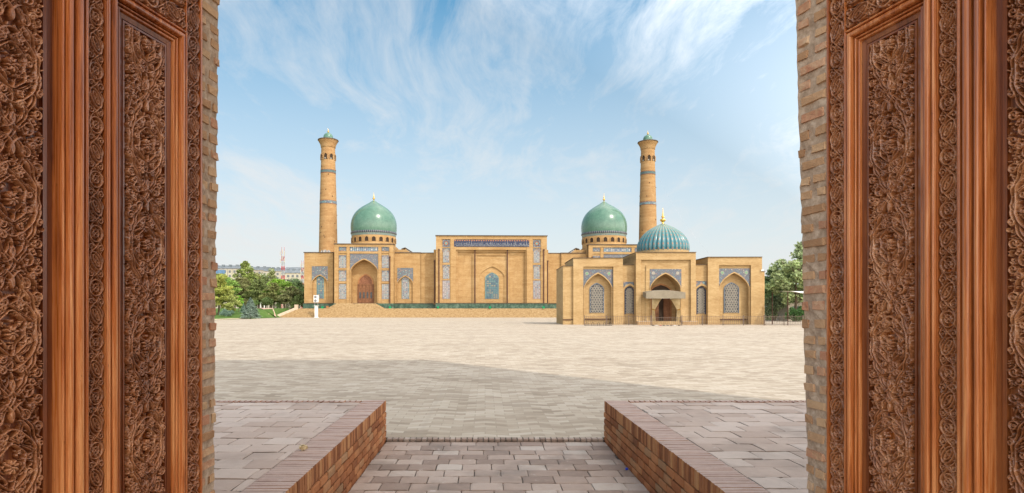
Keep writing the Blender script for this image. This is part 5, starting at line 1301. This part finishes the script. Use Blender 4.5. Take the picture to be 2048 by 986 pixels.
# ------------------------------------------------------------------ far buildings
def apartments(px0, px1, ytop, D, lab, storeys, bays, roofh=6, glass=None, base='apt'):
    k = D/F; x0, x1 = PX(px0, D), PX(px1, D); zt = CAMZ+(HY-ytop)*k; xc = (x0+x1)/2
    e = empty('apartment_block', (xc, D, 0), 0, lab, 'building'); w = (x1-x0)/2
    mb = MB(); mb.box(-w, w, 0, 16, 0, zt-1.6); mb.build('wall', M[base], e)
    mb = MB(); n = 9
    mb.add([(-w-.5,-.6,zt-1.6),(w+.5,-.6,zt-1.6),(w+.5,8,zt+roofh*.2),(-w-.5,8,zt+roofh*.2),(-w-.5,17,zt-1.6),(w+.5,17,zt-1.6)], [(0,1,2,3),(3,2,5,4),(0,3,4),(1,5,2)]); rf = mb.build('roof', M['apt_roof'], e)
    for q in range(4): mb = MB(); x = -w+2*w*(q+.5)/4; mb.box(x-.8, x+.8, 3, 5, zt-1.4, zt+1.4); mb.build('dormer', M['apt_roof'], rf)
    mb = MB()
    for q in range(0, bays, 2): x = -w+2*w*(q+.5)/bays; mb.box(x-1.5, x+1.5, -.9, .1, 3, zt-2.4)
    mb.build('balcony_bays', M['apt_light'], e)
    wm = None
    for s in range(storeys):
        for b in range(bays):
            z = zt-4.6-s*3.1; x = -w+2*w*(b+.5)/bays
            if z < 1: continue
            yy = -.95 if b % 2 == 0 else -.05
            if wm is None: mb = MB(); mb.box(-.75, .75, -.04, .03, 0, 1.7); o = mb.build('window', M['apt_win'], e); wm = o.data
            else: o = bpy.data.objects.new('window', wm); C.objects.link(o); o.parent = e
            o.location = (x, yy, z)
    if glass:
        a, b, yt, yb = glass; mb = MB(); mb.box(PX(a, D)-xc, PX(b, D)-xc, -1.6, .5, CAMZ+(HY-yb)*k, CAMZ+(HY-yt)*k); g = mb.build('glass_front', M['apt_glass'], e)
        mb = MB(); xx = PX(a, D)-xc
        while xx < PX(b, D)-xc: mb.box(xx, xx+.15, -1.7, -1.58, CAMZ+(HY-yb)*k, CAMZ+(HY-yt)*k); xx += 1.6
        mb.build('mullions', M['apt_roof'], g)
    return e
apartments(421, 477, 532.5, 420, 'beige apartment block with blue glass front, farthest left', 7, 12, 6, (428, 452, 540, 560))
apartments(479, 532, 535.5, 440, 'beige apartment block half hidden by the tall pointed poplar', 7, 11)
apartments(528, 567, 537.5, 430, 'beige apartment block with dark roof left of the nearer mast', 7, 9)
apartments(566, 616, 541, 400, 'cream apartment block with slate roof right of the nearer mast', 6, 11, 14, None, 'apt_light')
mb = MB(); mb.box(-1.1, 1.1, -1, 1, 0, CAMZ+(HY-548)/F*300); tag(mb.build('white_chimney', M['white'], None, (PX(526, 300), 300, 0)), 'slim white chimney standing among the garden trees', 'chimney')
def mast(px, ytop, ybase, D, w, lab):
    k = D/F; zt = CAMZ+(HY-ytop)*k; zb = 0; e = empty('radio_mast', (PX(px, D), D, 0), 0, lab, 'mast', 'red and white radio masts')
    def leg(cx, cy, z): f = w*(1-.5*z/zt); return (cx*f, cy*f, z)
    for band in range(12):
        z0, z1 = zt*.86*band/12, zt*.86*(band+1)/12; mb = MB()
        for cx, cy in ((-1,-1),(1,-1),(1,1),(-1,1)): mb.tube([leg(cx,cy,z0), leg(cx,cy,z1)], .10, 4)
        for (a, b) in (((-1,-1),(1,-1)), ((1,1),(-1,1)), ((1,-1),(1,1)), ((-1,1),(-1,-1))): mb.tube([leg(*a,z0), leg(*b,z1)], .05, 4); mb.tube([leg(*b,z0), leg(*a,z1)], .05, 4)
        mb.build('tower_section', M['red'] if band % 2 else M['grey_metal'], e)
    for cx in (-1, 1): mb = MB(); mb.tube([(cx*w*.7, 0, zt*.84), (cx*w*.7, 0, zt)], .09, 4); mb.build('whip_aerial', M['red'], e)
    for cx, zz in ((-1,.90),(1,.90),(0,.84),(-1,.79),(1,.80),(0,.93)): mb = MB(); mb.box(cx*w*1.15-.17, cx*w*1.15+.17, -w*.9-.12, -w*.9+.12, zt*zz-1.2, zt*zz+1.1); mb.build('antenna_panel', M['apt_light'], e)
mast(566, 494, 550, 330, 1.0, 'nearer and taller red and white radio mast above the garden trees')
mast(605, 521, 550, 380, .8, 'shorter red and white radio mast beside the left wing of the mosque')

# white membrane awning on a post at the right, a cream hut behind it
e = empty('white_awning', (PX(1600, 74), 74, 0), 0, 'white stretched fabric awning on a slim dark post at the right edge', 'awning'); ex = PX(1600, 74)
mb = MB(); mb.smooth = True; N = 10; vs = []
for j in range(N+1):
    for i in range(N+1):
        u, v = i/N, j/N; x = PX(1574, 74)-ex+u*6.5; y = v*4.2; z = CAMZ+(HY-582)/F*74-.28*math.sin(math.pi*u)*0+.10*v
        dr = -1.05*(u**.55)*(1-v)*min(1, u*1.6); vs.append((x, y, z+dr))
mb.add(vs, [(j*(N+1)+i, j*(N+1)+i+1, (j+1)*(N+1)+i+1, (j+1)*(N+1)+i) for j in range(N) for i in range(N)]); mb.build('membrane', M['tent'], e)
mb = MB(); mb.tube([(PX(1576.5, 74)-ex, .1, 0), (PX(1576.5, 74)-ex, .1, CAMZ+(HY-583)/F*74)], .055, 8); mb.build('post', M['pipe'], e)
mb = MB(); mb.tube([(PX(1576.5, 74)-ex, 4.1, 0), (PX(1576.5, 74)-ex, 4.1, CAMZ+(HY-582)/F*74)], .055, 8); mb.build('post', M['pipe'], e)
e = empty('garden_hut', (PX(1612, 105), 105, 0), 0, 'cream garden hut behind the white awning', 'hut')
mb = MB(); mb.box(-3.2, 4, 0, 5, 0, 3.6); mb.build('wall', M['apt_light'], e); mb = MB(); mb.box(-3.6, 4.4, -.4, 5.4, 3.6, 3.95); mb.build('roof', M['apt'], e)
mb = MB(); mb.box(-2.4, -1.2, -.05, .02, 1.2, 2.6); mb.build('window', M['apt_win'], e)
# parked cars glimpsed through the right garden
def car(px, D, rz, mat, lab):
    e = empty('parked_car', (PX(px, D), D, .4), rz, lab, 'car')
    side = [(-2.15,.35),(-2.2,.75),(-2.0,.95),(-1.35,1.02),(-.75,1.45),(.75,1.48),(1.35,1.02),(2.0,.92),(2.2,.7),(2.15,.35)]
    mb = MB(); n = len(side); vs = [(x, -.85+(.1 if z > 1.1 else 0), z) for x, z in side]+[(x, .85-(.1 if z > 1.1 else 0), z) for x, z in side]
    mb.add(vs, [tuple(range(n)), tuple(reversed(range(n, 2*n)))]+[(i, n+i, n+(i+1)%n, (i+1)%n) for i in range(n)]); mb.build('body', M[mat], e)
    for s in (-1, 1):
        mb = MB(); mb.quad((-1.15,s*.862,1.05),(1.15,s*.862,1.05),(.68,s*.79,1.40),(-.68,s*.79,1.40)); mb.build('side_window', M['dark_glass'], e)
        for x in (-1.35, 1.35):
            mb = MB(); mb.lathe([(.2,-.1),(.33,-.1),(.33,.1),(.2,.1)], n=16); w = mb.build('wheel', M['black_iron'], e); w.rotation_euler = (R(90), 0, 0); w.location = (x, s*.8, .33)
car(1536, 150, R(12), 'white', 'white car parked beyond the right lawn, nearest to the domed building')
car(1545, 146, R(-8), 'apt_win', 'grey car parked between the white car and the pale blue car')
car(1567, 147, R(0), 'pale_blue', 'pale blue car parked beyond the right lawn behind the awning post')
# overhead wires
def wire(a, b, sag, lab):
    pts = [Vector(a).lerp(Vector(b), t/14)-Vector((0,0,sag*4*(t/14)*(1-t/14))) for t in range(15)]; mb = MB(); mb.tube([p-Vector(a) for p in pts], .009, 4)
    tag(mb.build('overhead_cable', M['cable'], None, a), lab, 'cable')
wire((PX(1315, 170), 170, CAMZ+(HY-350)/F*170), (PX(1426, 84), 84, CAMZ+(HY-516)/F*84), 1.5, 'thin grey cable from the right minaret down to the right block')
wire((PX(1521, 79), 79, CAMZ+(HY-514)/F*79), (PX(1640, 100), 100, CAMZ+(HY-512)/F*100), .8, 'thin cable from the right block to the trees')
